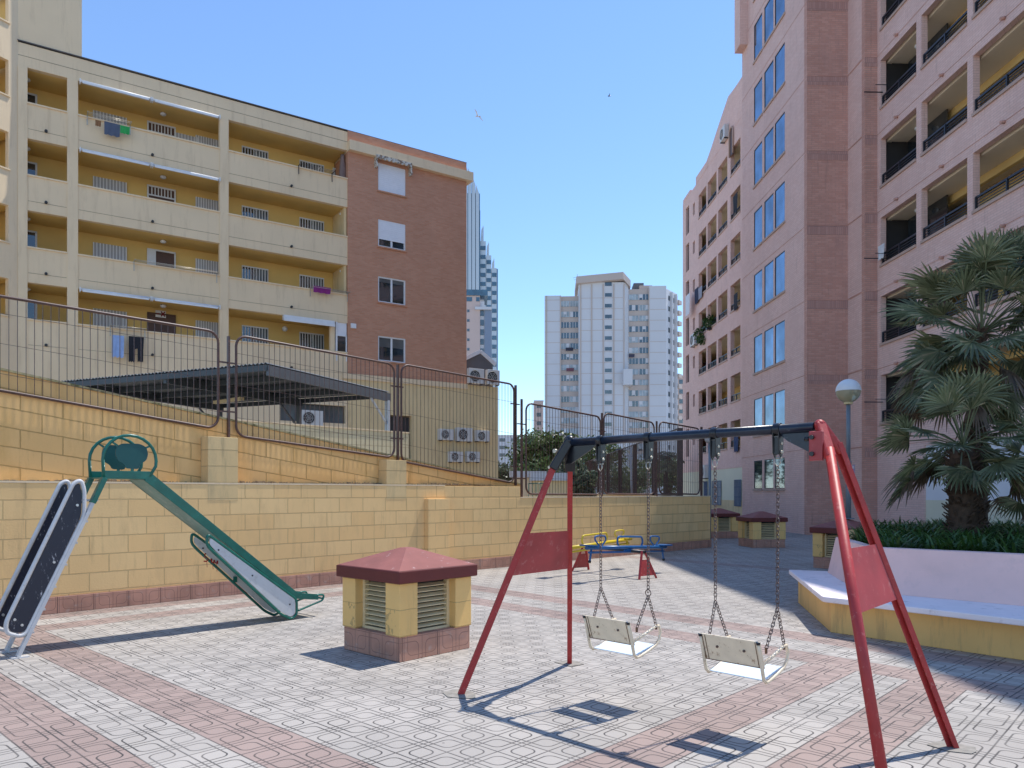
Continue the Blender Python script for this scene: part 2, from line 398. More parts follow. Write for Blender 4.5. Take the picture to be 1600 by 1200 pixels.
# ------------------------------------------------------------------ wall with openings
def holed(mb, xs0, xs1, z0, z1, holes, y0, y1):
    xs = sorted({xs0, xs1, *[h[0] for h in holes], *[h[1] for h in holes]}); xs = [x for x in xs if xs0 <= x <= xs1]
    zs = sorted({z0, z1, *[h[2] for h in holes], *[h[3] for h in holes]}); zs = [z for z in zs if z0 <= z <= z1]
    nx, nz = len(xs)-1, len(zs)-1
    def solid(i, j):
        if i < 0 or j < 0 or i >= nx or j >= nz: return False
        cx, cz = (xs[i]+xs[i+1])/2, (zs[j]+zs[j+1])/2
        return not any(h[0] < cx < h[1] and h[2] < cz < h[3] for h in holes)
    for i in range(nx):
        for j in range(nz):
            if not solid(i, j): continue
            a, b, c, d = xs[i], xs[i+1], zs[j], zs[j+1]
            mb.quad((a,y0,c),(b,y0,c),(b,y0,d),(a,y0,d)); mb.quad((b,y1,c),(a,y1,c),(a,y1,d),(b,y1,d))
            if not solid(i-1, j): mb.quad((a,y1,c),(a,y0,c),(a,y0,d),(a,y1,d))
            if not solid(i+1, j): mb.quad((b,y0,c),(b,y1,c),(b,y1,d),(b,y0,d))
            if not solid(i, j-1): mb.quad((a,y1,c),(b,y1,c),(b,y0,c),(a,y0,c))
            if not solid(i, j+1): mb.quad((a,y0,d),(b,y0,d),(b,y1,d),(a,y1,d))
    return mb

def ac_unit(label, loc, rz, w_=.85, h_=.6, d_=.3, group='air conditioner units on the walls'):
    """local: x along wall, -y outward"""
    t = thing('air_conditioner', label, 'air conditioner', loc, rz, group)
    box(-w_/2, w_/2, -d_, -.03, 0, h_).build('casing', M_acw, t, .012)
    c = -w_*.12; r = h_*.4; m = MB()
    m.tube([(c, -d_-.004, h_/2), (c, -d_-.012, h_/2)], r, 20); m.build('fan_opening', M_dark, t)
    m = MB()
    for q in (.35, .65, .95):
        m.tube([(c+r*q*math.cos(a), -d_-.018, h_/2+r*q*math.sin(a)) for a in [i*math.pi/8 for i in range(16)]], .008, 4, closed=True)
    for a in range(6):
        m.beam((c, -d_-.018, h_/2), (c+r*math.cos(a*1.047), -d_-.018, h_/2+r*math.sin(a*1.047)), .012, .008)
    m.build('fan_grille', M_acw, t)
    box(-w_*.4, -w_*.34, -d_, 0, -.05, -.002).build('bracket', M_rail, t); box(w_*.34, w_*.4, -d_, 0, -.05, -.002).build('bracket', M_rail, t)
    return t

def cloth(name, label, cat, p0, p1, drop, mat, group='laundry hung outside', gap=0.0):
    """cloth hanging from the segment p0-p1"""
    p0, p1 = Vector(p0), Vector(p1); d = (p1-p0); n = Vector((0,0,1)).cross(d).normalized(); m = MB(); N = 9; K = 5
    th = .012
    P = [[None]*(K+1) for _ in range(N+1)]
    for i in range(N+1):
        for j in range(K+1):
            q = j/K; P[i][j] = p0+d*(i/N)*(1-.04*q)-Vector((0,0,drop*q*(1+.04*math.sin(i*1.9))))+n*(.02*math.sin(i*1.7+j*.5))*q
    for i in range(N):
        for j in range(K):
            a, b, c, e = P[i][j], P[i+1][j], P[i+1][j+1], P[i][j+1]
            m.quad(a, b, c, e, True); o_ = n*th; m.quad(a+o_, e+o_, c+o_, b+o_, True)
    for i in range(N):
        o_ = n*th; m.quad(P[i][0], P[i][0]+o_, P[i+1][0]+o_, P[i+1][0]); m.quad(P[i+1][K], P[i+1][K]+o_, P[i][K]+o_, P[i][K])
    for j in range(K):
        o_ = n*th; m.quad(P[0][j+1], P[0][j+1]+o_, P[0][j]+o_, P[0][j]); m.quad(P[N][j], P[N][j]+o_, P[N][j+1]+o_, P[N][j+1])
    base = tuple(p0); mv = [(x-base[0], y-base[1], z-base[2]) for x, y, z in m.v]; m.v = mv
    return tag(m.build(name, mat, loc=base), label, cat, group)

# ================================================================== yellow apartment building (left)
FY = Face((-12.5, 33.4), (.837, .547)); rzY = math.atan2(.547, .837)
yb = thing('apartment_building', 'cream and ochre apartment block with long open galleries and a brown brick end', 'building', (-12.5, 33.4, 0), rzY)
G0, FL = 16.7, 2.8
sL, sR, sB = FY.s(43), FY.s(543), FY.s(728)
colx = [(FY.s(28), FY.s(43)), (FY.s(105), FY.s(122)), (FY.s(343), FY.s(357))]
bays = [(colx[0][1], colx[1][0]), (colx[1][1], colx[2][0]), (colx[2][1], sR)]
tops = [G0-FL*k for k in range(4)]                   # parapet tops
opent = [18.1]+[G0-FL*k+1.46 for k in range(1, 4)]    # opening heads
# front skin with gallery openings
holes = []
for k in range(4):
    for (a, b) in bays: holes.append((a, b, tops[k], opent[k]))
holes.append((FY.s(120), FY.s(225), 5.2, 6.15))
wl = FY
holes.append((wl.s(438), wl.s(540), 4.9, 5.75))
m = holed(MB(), FY.s(28), sR, 0, 19.0, holes, 0, .22); wall = m.build('front_wall', M_ycream, yb)
M_joint = paint('joint', (.34, .27, .18), .9)
# recessed field of every parapet: thin proud frame lines
for k in range(4):
    for (a, b) in bays:
        zt = tops[k]; m = MB(); m.box(a-.02, b+.02, -.05, .26, zt-.005, zt+.055); m.build('parapet_coping', M_ycream, yb)
m = MB()
for k in range(4):
    for (a, b) in bays: box(a+.02, b-.02, -.004, .0, tops[k]-.98, tops[k]-.962).build('shadow_joint', M_joint, yb)
box(FY.s(28), sR, -.004, 0, 18.50, 18.525).build('shadow_joint', M_joint, yb)
for (a, b) in colx: box(a, b, -.03, .0, 0.0, 18.08).build('column', M_ycream, yb)
# brick field
br = [FY.s(590), FY.s(633)]; bs0, bs1 = br
wz = [(16.35, 17.75), (13.65, 15.0), (10.95, 12.3), (8.1, 9.45)]
Yw = FY.Y((bs0+bs1)/2)
zz = lambda py: H+(HZ-py)/F*Yw
wz = [(zz(303), zz(260)), (zz(389), zz(347)), (zz(475), zz(435)), (zz(566), zz(527))]
m = holed(MB(), sR, sB, 7.3, 18.05, [(bs0, bs1, z0, z1) for z0, z1 in wz], -.06, .25); bw = m.build('brick_wall', M_rbrick, yb)
box(sR, sB, -.06, .3, 18.52, 19.05).build('brick_parapet', M_rbrick, yb)
box(sR, sB+.28, -.32, 9, 18.05, 18.52).build('roof_cornice', M_ycream, yb)
box(sR+.01, sB-.01, .31, 9.5, 7.3, 18.9).build('rear_block', M_rbrick, yb)
box(FY.s(28)+.02, sR-.02, 1.75, 9.5, 0, 18.8).build('rear_block', M_yellow, yb)
box(FY.s(28)-.02, sB+.02, -.06, .35, 19.05, 19.075).build('roof_flashing', M_slabgrey, yb)
box(FY.s(28), FY.s(128), 0.0, 6, 19.10, 27).build('stair_tower', M_ycream, yb)
# podium
pS1 = FY.s(777)
hol2 = [(FY.s(600), FY.s(642), 3.3, 5.45)]
m = holed(MB(), sR, pS1, 0, 7.3, hol2, -.08, .3); m.build('podium_wall', M_ybase, yb)
box(sR-.01, pS1-.01, .31, 9, 0, 7.28).build('podium', M_ybase, yb)
box(sR-.3, sB+.05, -.14, -.08, 7.06, 7.32).build('base_band', M_ycream, yb)
box(FY.s(604), FY.s(640), .1, .16, 3.3, 5.4).build('door', M_dark, yb)
box(FY.s(438), FY.s(540), .3, .34, 4.8, 5.8).build('window', M_curt, yb)
# galleries: floors, ceilings, back wall with doors and windows
BD = 1.7
for k in range(4):
    box(FY.s(28)+.05, sR-.05, .22, BD, opent[k], opent[k]+.3).build('gallery_ceiling', M_yellow, yb)
    box(FY.s(28)+.05, sR-.05, .22, BD, tops[k]-1.05, tops[k]-.95).build('gallery_floor', M_ycream, yb)
box(FY.s(28)+.04, sR-.04, BD, BD+.03, 5, 18.4).build('gallery_back_wall', M_yellow, yb)
for (a, b) in colx[1:]:
    for k in range(4): pass
def grille(mb, a, b, z0, z1, y, n):
    for i in range(n+1):
        x = a+(b-a)*i/n; mb.box(x-.018, x+.018, y-.03, y, z0, z1)
    mb.box(a-.02, b+.02, y-.035, y+.001, z1-.03, z1+.03); mb.box(a-.02, b+.02, y-.035, y+.001, z0-.03, z0+.03)
def ywin(pa, pb, k, kind):
    a, b = FY.s(pa, BD), FY.s(pb, BD); zf = tops[k]-.95; z1 = zf+2.05; z0 = zf+.85; y = BD-.01
    if kind == 'shutter':
        f = box(a, b, y-.05, y, z0, z1).build('shuttered_window', M_shut, yb); m = MB()
        n = 10
        for i in range(n+1):
            x = a+(b-a)*i/n; m.box(x-.022, x+.022, y-.075, y-.05, z0, z1)
        m.build('window_bars', M_white, f)
    elif kind == 'bars':
        f = box(a, b, y-.03, y, z0, z1).build('barred_window', M_glass, yb); m = MB(); grille(m, a, b, z0, z1, y-.031, 9)
        m.box((a+b)/2-.04, (a+b)/2+.04, y-.03, y-.02, z0, z1); m.build('window_bars', M_white, f)
        for s_ in (0,): 
            c = MB(); c.box(a+(b-a)*.55, b-.05, y-.032, y-.03, z0+.05, z1-.03); c.build('curtain', M_curt, f)
    elif kind == 'door':
        f = box(a, b, y-.03, y, zf, z1+.05).build('door', M_door, yb)
        m = MB(); m.box(a-.06, a, y-.06, y, zf, z1+.1); m.box(b, b+.06, y-.06, y, zf, z1+.1); m.box(a-.06, b+.06, y-.06, y, z1+.05, z1+.12)
        m.build('door_frame', M_white if k < 3 else M_door, f)
    elif kind == 'doorgrid':
        f = box(a, b, y-.03, y, zf, z1+.05).build('door', M_door, yb)
        m = MB(); m.box(a-.06, a, y-.06, y, zf, z1+.1); m.box(b, b+.06, y-.06, y, zf, z1+.1); m.box(a-.06, b+.06, y-.06, y, z1+.05, z1+.12)
        m.box(a, b, y-.05, y-.031, z1-.34, z1-.28)
        for i in range(1, 8): m.box(a+(b-a)*i/8-.02, a+(b-a)*i/8+.02, y-.05, y-.031, z1-.28, z1+.05)
        m.build('door_frame', M_white, f)
    elif kind == 'dark':
        f = box(a, b, y-.03, y, zf, z1).build('door', M_glass, yb)
        m = MB(); m.box(b, b+.07, y-.05, y, zf, z1+.07); m.box(a-.05, b+.07, y-.05, y, z1, z1+.07); m.build('door_frame', M_white, f)
    elif kind == 'brown':
        box(a, b, y-.03, y, zf, z1).build('door', M_door, yb)
for k in range(4):
    ywin(40, 55, k, 'dark')
    ywin(146, 197, k, 'shutter')
    ywin(232, 272, k, ['doorgrid', 'doorgrid', 'door', 'door'][k])
    ywin(306, 345, k, 'shutter')
    ywin(378, 418, k, 'bars'); ywin(468, 505, k, 'bars')
    ywin(520, 541, k, 'bars' if k == 0 else 'brown')
a, b = FY.s(274, BD), FY.s(308, BD); f = box(a, b, BD-.06, BD-.01, tops[0]-.1, tops[0]+1.0).build('shuttered_window', M_shut, yb)
m = MB(); [m.box(a+(b-a)*i/7-.02, a+(b-a)*i/7+.02, BD-.08, BD-.06, tops[0]-.1, tops[0]+1.0) for i in range(8)]; m.build('window_bars', M_white, f)
a, b = FY.s(230, BD), FY.s(243, BD); box(a-.02, b, BD-.12, BD-.08, tops[2]-.95, tops[2]+1.15).build('open_door_leaf', M_white, yb)
# gallery ceiling lamps
for k in range(4):
    for px in (42, 255):
        s_ = FY.s(px, .9)
        MB().sphere((s_, .9, opent[k]-.07), .13, 12, 6, .6).build('ceiling_lamp', M_white, yb)
for k in (1, 2):
    MB().sphere((FY.s(533, .6), .6, opent[k]-.16), .09, 10, 6, .8).build('ceiling_lamp', M_white, yb)
s_ = FY.s(449, .9); MB().sphere((s_, 1.3, opent[3]-.35), .13, 12, 8).build('ceiling_lamp', M_white, yb)
# awning cassettes along the gallery heads
for k in (0, 1, 3):
    for (p0, p1) in ((124, 236), (237, 343)):
        a, b = FY.s(p0), FY.s(p1); z = opent[k]-.02
        m = MB(); m.tube([(a+.05, -.12, z-.02), (b-.05, -.12, z-.02)], .055, 8); m.box(a+.1, b-.1, -.2, -.16, z-.12, z-.05)
        m.box(a, a+.04, -.2, 0, z-.12, z+.05); m.box(b-.04, b, -.2, 0, z-.12, z+.05); m.build('awning_cassette', M_white, yb)
a, b = FY.s(441), FY.s(520); z = opent[3]-.1; m = MB(); m.box(a, b, -.28, -.05, z-.16, z+.06); m.box(a, b, -.33, -.28, z-.22, z-.1); m.build('awning_cassette', M_white, yb)
# gallery end: white panel and glass at the lowest gallery
a, b = FY.s(526), sR-.03; box(a, b, .05, .1, tops[3]+.85, opent[3]).build('screen_panel', M_shutw, yb)
f = box(a, b, .05, .09, tops[3]-.4, tops[3]+.82).build('screen_window', M_glass, yb)
m = MB(); m.box(a-.04, a+.04, .0, .1, tops[3]-.4, opent[3]); m.box(b-.05, b, -.01, .1, tops[3]-.4, tops[3]+.85); m.box(a, b, -.01, .1, tops[3]+.8, tops[3]+.86); m.build('window_frame', M_white, f)
box(FY.s(520)-.12, FY.s(520)+.1, 0.0, .2, tops[3], opent[3]).build('column', M_ycream, yb)
# end pier highlight next to the brick
for k in range(1, 3): box(sR-.14, sR-.02, .1, 1.65, tops[k]-.9, opent[k]).build('gallery_end_wall', M_ybase, yb)
# drain spouts
m_dr = paint('drain_spout', (.03, .03, .03), .6)
for k in range(4):
    for px in (72, 238, 455):
        s_ = FY.s(px); z = tops[k]-.93
        m = MB(); m.tube([(s_, .0, z), (s_, -.1, z)], .055, 8); m.build('drain_spout', m_dr, yb)
# brick windows
lab = ['rolled', 'half', 'open', 'half2']
for i, (z0, z1) in enumerate(wz):
    f = box(bs0, bs1, .04, .07, z0, z1).build('window', M_glass, yb); m = MB(); t_ = .07
    m.box(bs0, bs0+t_, -.02, .06, z0, z1); m.box(bs1-t_, bs1, -.02, .06, z0, z1); m.box(bs0+t_, bs1-t_, -.02, .06, z1-t_, z1); m.box(bs0+t_, bs1-t_, -.02, .06, z0, z0+t_)
    c = (bs0+bs1)/2; m.box(c-.045, c+.045, -.01, .05, z0+t_, z1-t_); m.build('window_frame', M_white, f)
    box(bs0-.06, bs1+.06, -.14, .0, z0-.07, z0-.002).build('window_sill', M_rbrick, f)
    cov = [1.0, .72, .2, .42][i]
    if i < 2: zc = z1-(z1-z0)*cov; m = MB(); n = int(14*cov); [m.box(bs0+.03, bs1-.03, -.03+.0*j, -.012, zc+(z1-zc)*j/n+.004, zc+(z1-zc)*(j+1)/n) for j in range(n)]; m.build('roller_shutter', M_shutw, f)
    else: box(bs0+t_, bs1-t_, .03, .038, z1-(z1-z0)*cov, z1-.05).build('blind', M_curt, f)
# AC and wall light near the brick
m = MB(); m.box(FY.s(547)-.0, FY.s(547)+.26, -.14, -.06, zz(521), zz(514)); m.build('wall_light', M_white, yb)
# scalloped folding awning over the top brick window
aw = paint('striped_awning_cloth', (.62, .58, .50), .8, .1, 4, dirt=(.2, .14, .1), dscale=9, dlo=.5, dhi=.55)
z0 = zz(252); m = MB(); n = 16; a, b = bs0-.2, bs1+.2
for i in range(n):
    x0_, x1_ = a+(b-a)*i/n, a+(b-a)*(i+1)/n; d_ = .16+.05*(i % 2)
    m.hexa([(x0_, -.38, z0-d_), (x1_, -.38, z0-d_), (x1_, -.36, z0-d_), (x0_, -.36, z0-d_), (x0_, -.38, z0), (x1_, -.38, z0), (x1_, -.36, z0), (x0_, -.36, z0)])
m.hexa([(a, -.37, z0-.02), (b, -.37, z0-.02), (b, -.06, z0+.10), (a, -.06, z0+.10), (a, -.37, z0), (b, -.37, z0), (b, -.06, z0+.13), (a, -.06, z0+.13)])
for x_ in (a, b-.03):
    for j in range(4): m.box(x_-.02+.02*(j % 2), x_+.05+.02*(j % 2), -.36, -.06, z0-.16-.14*j, z0-.01-.14*j)
m.build('window_awning', aw, yb)

def yworld(s_, y, z): return (-12.5+.837*s_-.547*y, 33.4+.547*s_+.837*y, z)
# wing on the far left: short face turned towards the court
c0 = yworld(FY.s(28), 0, 0)
wd = (-.438, -.899)
wing = thing('building_wing', 'cream gallery wing cut off by the left edge of the photo', 'building', c0, math.atan2(wd[1], wd[0])+math.pi)
# local +x points back to the corner, so the wing runs along -x ; outward normal is -y
holes = [(-3.2, -.35, tops[k]-.0, opent[k]) for k in range(4)]+[(-3.2, -.35, tops[0]+2.8, opent[0]+2.9)]
holed(MB(), -6, 0, 0, 24, holes, 0, .2).build('front_wall', M_ycream, wing)
box(-5.9, 9, 1.6, 1.66, 0, 18.3).build('gallery_back_wall', M_yellow, wing)
box(.2, .3, .2, 1.6, 0, 23).build('gallery_end_wall', M_yellow, wing)
for k in range(-1, 4):
    zt = G0-FL*k
    box(-3.2, -.3, -.05, .24, zt-.004, zt+.05).build('parapet_coping', M_ycream, wing)
    box(-5.9, -.05, .2, 1.6, zt+1.46, zt+1.75).build('gallery_ceiling', M_yellow, wing)
# stuff hung outside the galleries
def rack(px0, px1, k, label, mat=M_galv):
    a, b = FY.s(px0), FY.s(px1); z = tops[k]; o = yworld(a, -.05, z)
    t = thing('clothes_airer', label, 'clothes airer', o, rzY, 'clothes airers clipped on gallery parapets'); L = b-a
    m = MB()
    for y in (-.12, -.25, -.38): m.tube([(0, y, .06), (L, y, .06)], .01, 5)
    m.build('lines', mat, t)
    m = MB()
    for x in (0, L): m.beam((x, .1, .08), (x, -.42, .06), .025, .025); m.beam((x, -.02, .06), (x, -.03, -.32), .03, .03)
    m.build('brackets', mat, t)
rack(136, 203, 0, 'airer with three coloured cloths on the top gallery parapet')
rack(209, 338, 2, 'long empty white airer on the third gallery parapet from the top')
rack(466, 518, 0, 'empty dark airer on the top gallery parapet beside the brick wall', M_rail)
rack(484, 542, 2, 'airer carrying a purple cloth beside the brick wall')
rack(172, 226, 3, 'airer with pale blue shirt and black trousers on the lowest gallery')
C = lambda n, c: paint(n, c, .85, .12, 6)
def yc(px0, px1, py0, py1, name, label, cat, mat, k, off=-.32):
    a, b = FY.s(px0, off), FY.s(px1, off); Yc = FY.Y((a+b)/2, off); z1 = H+(HZ-py0)/F*Yc; z0 = H+(HZ-py1)/F*Yc
    p0 = yworld(a, off, z1); p1 = yworld(b, off, z1); return cloth(name, label, cat, p0, p1, z1-z0, mat)
yc(149, 158, 188, 197, 'hanging_cloth', 'small brown and tan cloth on the top gallery airer', 'cloth', C('brown_cloth', (.25, .12, .05)), 0)
yc(163, 188, 192, 212, 'hanging_towel', 'slate grey towel hung from the top gallery airer', 'towel', C('slate_cloth', (.09, .11, .16)), 0)
yc(188, 203, 197, 209, 'hanging_cloth', 'bright green cloth hung beside the slate towel', 'cloth', C('green_cloth', (.03, .35, .08)), 0, -.36)
yc(490, 517, 448, 458, 'hanging_cloth', 'purple cloth bundled over the parapet beside the brick wall', 'cloth', C('purple_cloth', (.24, .02, .17)), 2)
yc(175, 194, 524, 558, 'hanging_shirt', 'pale blue shirt hanging below the lowest gallery parapet', 'shirt', C('pale_blue_cloth', (.30, .42, .68)), 3)
t = yc(201, 225, 526, 545, 'hanging_trousers', 'black trousers hanging right of the pale blue shirt', 'trousers', C('black_cloth', (.015, .015, .02)), 3, -.34)
for (p0, p1) in ((201, 211), (215, 224)):
    a, b = FY.s(p0, -.34), FY.s(p1, -.34); z1 = H+(HZ-544)/F*FY.Y(a); q = cloth('trouser_leg', None, None, yworld(a, -.34, z1), yworld(b, -.34, z1), .6, t.data.materials[0], None)
    for k_ in ('label', 'category', 'group'):
        if k_ in q: del q[k_]
    q.location = Vector(q.location)-Vector(t.location); q.parent = t
# folded parasol in the corner of the top gallery
o = yworld(FY.s(535, .3), .3, tops[0]-.95); ps = thing('folded_parasol', 'folded greyish brown parasol in the top gallery corner by the brick', 'parasol', o, rzY)
m = MB(); m.tube([(0,0,0),(0,0,2.2)], .025, 8); m.build('pole', M_rail, ps)
m = MB(); m.tube([(0,0,1.0),(.0,0,1.15),(.02,0,1.5),(0,0,2.0),(0,0,2.2)], .12, 10); m.v = [(x*(1.5 if 1.1 < z < 1.8 else .8), y, z) for x, y, z in m.v]; m.build('canopy', C('parasol_cloth', (.22, .15, .13)), ps)
# black sign over the lowest door
a = FY.s(243, BD-.05); z = opent[3]-.42; sg = thing('door_sign', 'small white sign with a dark red X above the brown door', 'sign', yworld(a, BD-.04, z), rzY)
box(0, .42, -.02, 0, 0, .3).build('plate', M_white, sg); m = MB()
m.beam((.22, -.028, .05), (.38, -.028, .26), .05, .01, (0,1,0)); m.beam((.38, -.03, .05), (.22, -.03, .26), .05, .01, (0,1,0)); m.box(.06, .13, -.03, -.021, .11, .18); m.build('mark', C('sign_red', (.2, .01, .02)), sg)

# AC units on the podium
def yac(px0, px1, py0, py1, label, off=-.08):
    a, b = FY.s(px0, off), FY.s(px1, off); Yc = FY.Y((a+b)/2, off); z1 = H+(HZ-py0)/F*Yc; z0 = H+(HZ-py1)/F*Yc
    ac_unit(label, yworld((a+b)/2, off, z0), rzY, (b-a)*.93, z1-z0)
yac(682, 706, 671, 688, 'left air conditioner in the row of three on the podium wall')
yac(709, 735, 669, 690, 'middle larger air conditioner in the row of three on the podium wall')
yac(739, 762, 673, 690, 'right air conditioner in the row of three on the podium wall')
yac(698, 720, 706, 722, 'left of the two lower air conditioners on the podium wall')
yac(725, 747, 706, 722, 'right of the two lower air conditioners on the podium wall')
yac(464, 503, 642, 666, 'big white air conditioner low on the wall under the carport roof', 0)
def yacp(px0, px1, py0, py1, label):
    yac(px0, px1, py0, py1, label, -.1)
yacp(728, 753, 577, 600, 'left air conditioner high at the podium corner under the grey hut')
yacp(757, 777, 579, 602, 'right air conditioner high at the podium corner under the grey hut')
# grey gabled hut on the podium roof
h0, h1 = FY.s(728, .6), FY.s(770, .6); o = yworld(h0, .6, 7.28); hut = thing('roof_hut', 'small dark grey gabled hut on the podium roof', 'hut', o, rzY)
L = h1-h0
MB().prism([(0,0,0),(L,0,0),(L,0,1.35),(L*.5,0,1.95),(0,0,1.5)], (0,3,0)).build('walls', M_slabgrey, hut)
m = MB(); m.beam((-.12,-.1,1.5),(L*.5,-.1,2.0),.06,.2,(0,0,1)); m.beam((L*.5,-.1,2.0),(L+.12,-.1,1.36),.06,.2,(0,0,1)); m.build('verge', M_white, hut)

# ================================================================== pink brick building (right)
# local frame: x = towards the camera, y = into the building
pk = thing('brick_apartment_tower', 'tall pink brick block with galleries, blue mirror windows and a dark shaded side', 'building', (11.896, 0, 0), math.atan2(-1, .0297))
def PX(Y): return -Y
def kx(px, c): return c/((px-800)/F+.0297)           # photo column -> Y on the plane with offset c
c1a, c1b, c2, c3 = 11.896, 15.10, 13.45, 13.908
o1b, o2, o3 = c1b-c1a, c2-c1a, c3-c1a
Ytop = 26.0
YA0, YA1 = 28.5, 35.5
# F1a: windows in threes
winY = [(kx(1190.7, c1a), kx(1178, c1a)), (kx(1208.3, c1a), kx(1194, c1a)), (kx(1226, c1a), kx(1210.5, c1a))]
lev = [(1.75, 3.0)]+[(4.13+2.8*k, 5.76+2.8*k) for k in range(8)]
holes = [(-b, -a, z0, z1) for (a, b) in winY for (z0, z1) in lev]
holed(MB(), -YA1, -YA0, 0, Ytop, holes, 0, .3).build('window_wall', M_pbrick_lit, pk)
for (a, b) in winY:
    for (z0, z1) in lev:
        f = box(-b, -a, .025, .04, z0, z1).build('window', M_bglass, pk); m = MB(); t_ = .03
        m.box(-b, -b+t_, .008, .024, z0, z1); m.box(-a-t_, -a, .008, .024, z0, z1); m.box(-b, -a, .008, .024, z1-t_, z1); m.box(-b, -a, .008, .024, z0, z0+t_); m.build('window_frame', M_rail, f)
        box(-b-.06, -a+.06, -.05, .03, z0-.09, z0-.003).build('window_sill', M_stone, f)
# stepped return faces
box(-YA0, -YA0+.25, .003, o2, 0, Ytop).build('return_wall', M_pbrick, pk)
box(-YA0+.25, -27.2, o2, o2+.25, 0, Ytop).build('step_wall', M_pbrick_lit, pk)
box(-27.2, -26.98, o2+.0, o3+.0, 0, Ytop).build('return_wall', M_pbrick, pk)
# F3 gallery facade
openY = [(kx(1433, c3), kx(1377, c3)), (kx(1513, c3), kx(1441, c3)), (18.95, kx(1522, c3)), (15.9, 18.5), (12.9, 15.5)]
NL = 9
gal = [(-b, -a, 4.08+2.8*k, 5.75+2.8*k) for (a, b) in openY for k in range(0, 8)]
holed(MB(), -26.98, -11.5, 3.1, Ytop, gal, o3, o3+.2).build('gallery_wall', M_pbrick_lit, pk)
Ycr = 24.05
box(-26.98, -Ycr, o3, o3+.28, 0, 3.1).build('ground_floor_wall', M_pbrick_lit, pk)
box(-Ycr, -11.5, o3+.05, o3+.28, 1.35, 3.1).build('ground_floor_wall', paint('white_render', (.74, .74, .75), .8, .05, 1), pk)
box(-Ycr, -11.5, o3+.05, o3+.28, 0, 1.35).build('dado', M_pcream, pk)
for k in range(0, 8):
    z = 5.72+2.8*k
    box(-26.9, -11.6, o3+.28, o3+2.0, z, z+.3).build('gallery_ceiling', M_pceil, pk)
    box(-26.9, -11.6, o3+.28, o3+.45, z-.02, z-.002).build('ceiling_edge', M_pceil, pk)
    box(-26.8, -11.6, o3+1.2, o3+1.35, z-.24, z-.003).build('ceiling_beam', M_pyel, pk)
box(-26.9, -11.6, o3+2.0, o3+2.06, 3, Ytop-1).build('gallery_back_wall', M_pyel, pk)
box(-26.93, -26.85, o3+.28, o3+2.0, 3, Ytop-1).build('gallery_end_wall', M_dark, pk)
# first bay is glazed dark
for k in range(0, 8):
    a, b = openY[0]; z0 = 4.2+2.8*k-1
    box(-b, -a+.02, o3+1.0, o3+1.05, z0, z0+2.5).build('glazed_screen', M_glass, pk)
for k in range(0, 8):
    for (a, b) in openY[1:3]:
        z0 = 4.2+2.8*k-1.0; c = (a+b)/2
        f = box(-c-.1, -c+.75, o3+1.96, o3+1.995, z0, z0+2.05).build('door', M_door, pk)
        box(-b+.2, -c-.4, o3+1.96, o3+1.995, z0+.95, z0+2.05).build('window', M_curt, pk)
        MB().sphere((-c-.2, o3+1.1, 5.72+2.8*k-.1), .13, 12, 8, .8).build('ceiling_lamp', M_white, pk)
    MB().sphere((-(openY[0][0]+openY[0][1])/2, o3+.7, 5.72+2.8*k-.1), .11, 12, 8, .8).build('ceiling_lamp', M_white, pk)
def railing(Ya, Yb, zs, off, name='railing', par=pk):
    m = MB(); L0, L1 = -Yb, -Ya
    m.box(L0, L1, off+.02, off+.08, zs+.36, zs+.42)
    for q in (.10, .18, .27): m.box(L0, L1, off+.03, off+.05, zs+q, zs+q+.02)
    n = max(2, int((L1-L0)/1.0))
    for i in range(n+1):
        x = L0+.04+(L1-L0-.08)*i/n; m.box(x-.025, x+.025, off+.0, off+.06, zs, zs+.40)
    m.build(name, M_rail, par)
for (a, b) in openY:
    for k in range(0, 8):
        z = 4.08+2.8*k
        box(-b-.0, -a+.0, o3-.05, o3-.001, z-.09, z-.002).build('opening_sill', M_stone, pk)
        railing(a, b, z, o3+.04)
# string courses
m = MB()
for k in range(0, 9):
    z = 3.2+2.8*k
    m.box(-YA1, -YA0-.0, -.008, -.001, z, z+.02); m.box(-YA0+.25, -YA0+.264, .0, o2-.001, z, z+.035)
    m.box(-YA0+.264, -27.2, o2-.014, o2-.001, z, z+.05); m.box(-26.979, -26.965, o2, o3-.015, z, z+.05); m.box(-26.96, -11.5, o3-.008, o3-.001, z, z+.02)
m.build('string_courses', M_pbrick, pk)
# soldier courses: vertical bricks on the faces turned to the camera
sold = brick_mat('soldier_course', (.50, .27, .22), (.58, .34, .28), (.36, .23, .2), .075, .34, .008, bump=.6, bdist=.006)
for k in range(0, 9):
    z = 2.86+2.8*k; box(-YA0+.25, -YA0+.258, .0, o2-.001, z, z+.335).build('soldier_course', sold, pk); box(-26.979, -26.971, o2, o3-.015, z, z+.335).build('soldier_course', sold, pk)
# drain spouts and clothesline arms
for (a, b) in openY[:3]:
    for k in range(1, 8):
        c = (a+b)/2; m = MB(); m.tube([(-c, o3, 4.2+2.8*k-1.0), (-c, o3-.12, 4.2+2.8*k-1.02)], .05, 8); m.build('drain_spout', M_pbrick, pk)
for (Y_, z_) in ((openY[0][1], 15.8), (openY[1][1]-.1, 18.55), (openY[2][1]-.1, 15.85), (openY[0][1], 4.8), (openY[2][0], 18.7), (openY[0][1], 9.9)):
    m = MB(); m.beam((-Y_+.05, o3+.05, z_), (-Y_+.05, o3-.62, z_), .03, .03); m.beam((-Y_+.45, o3+.05, z_+.05), (-Y_+.45, o3-.42, z_+.05), .02, .02); m.build('clothesline_arm', M_rail, pk)
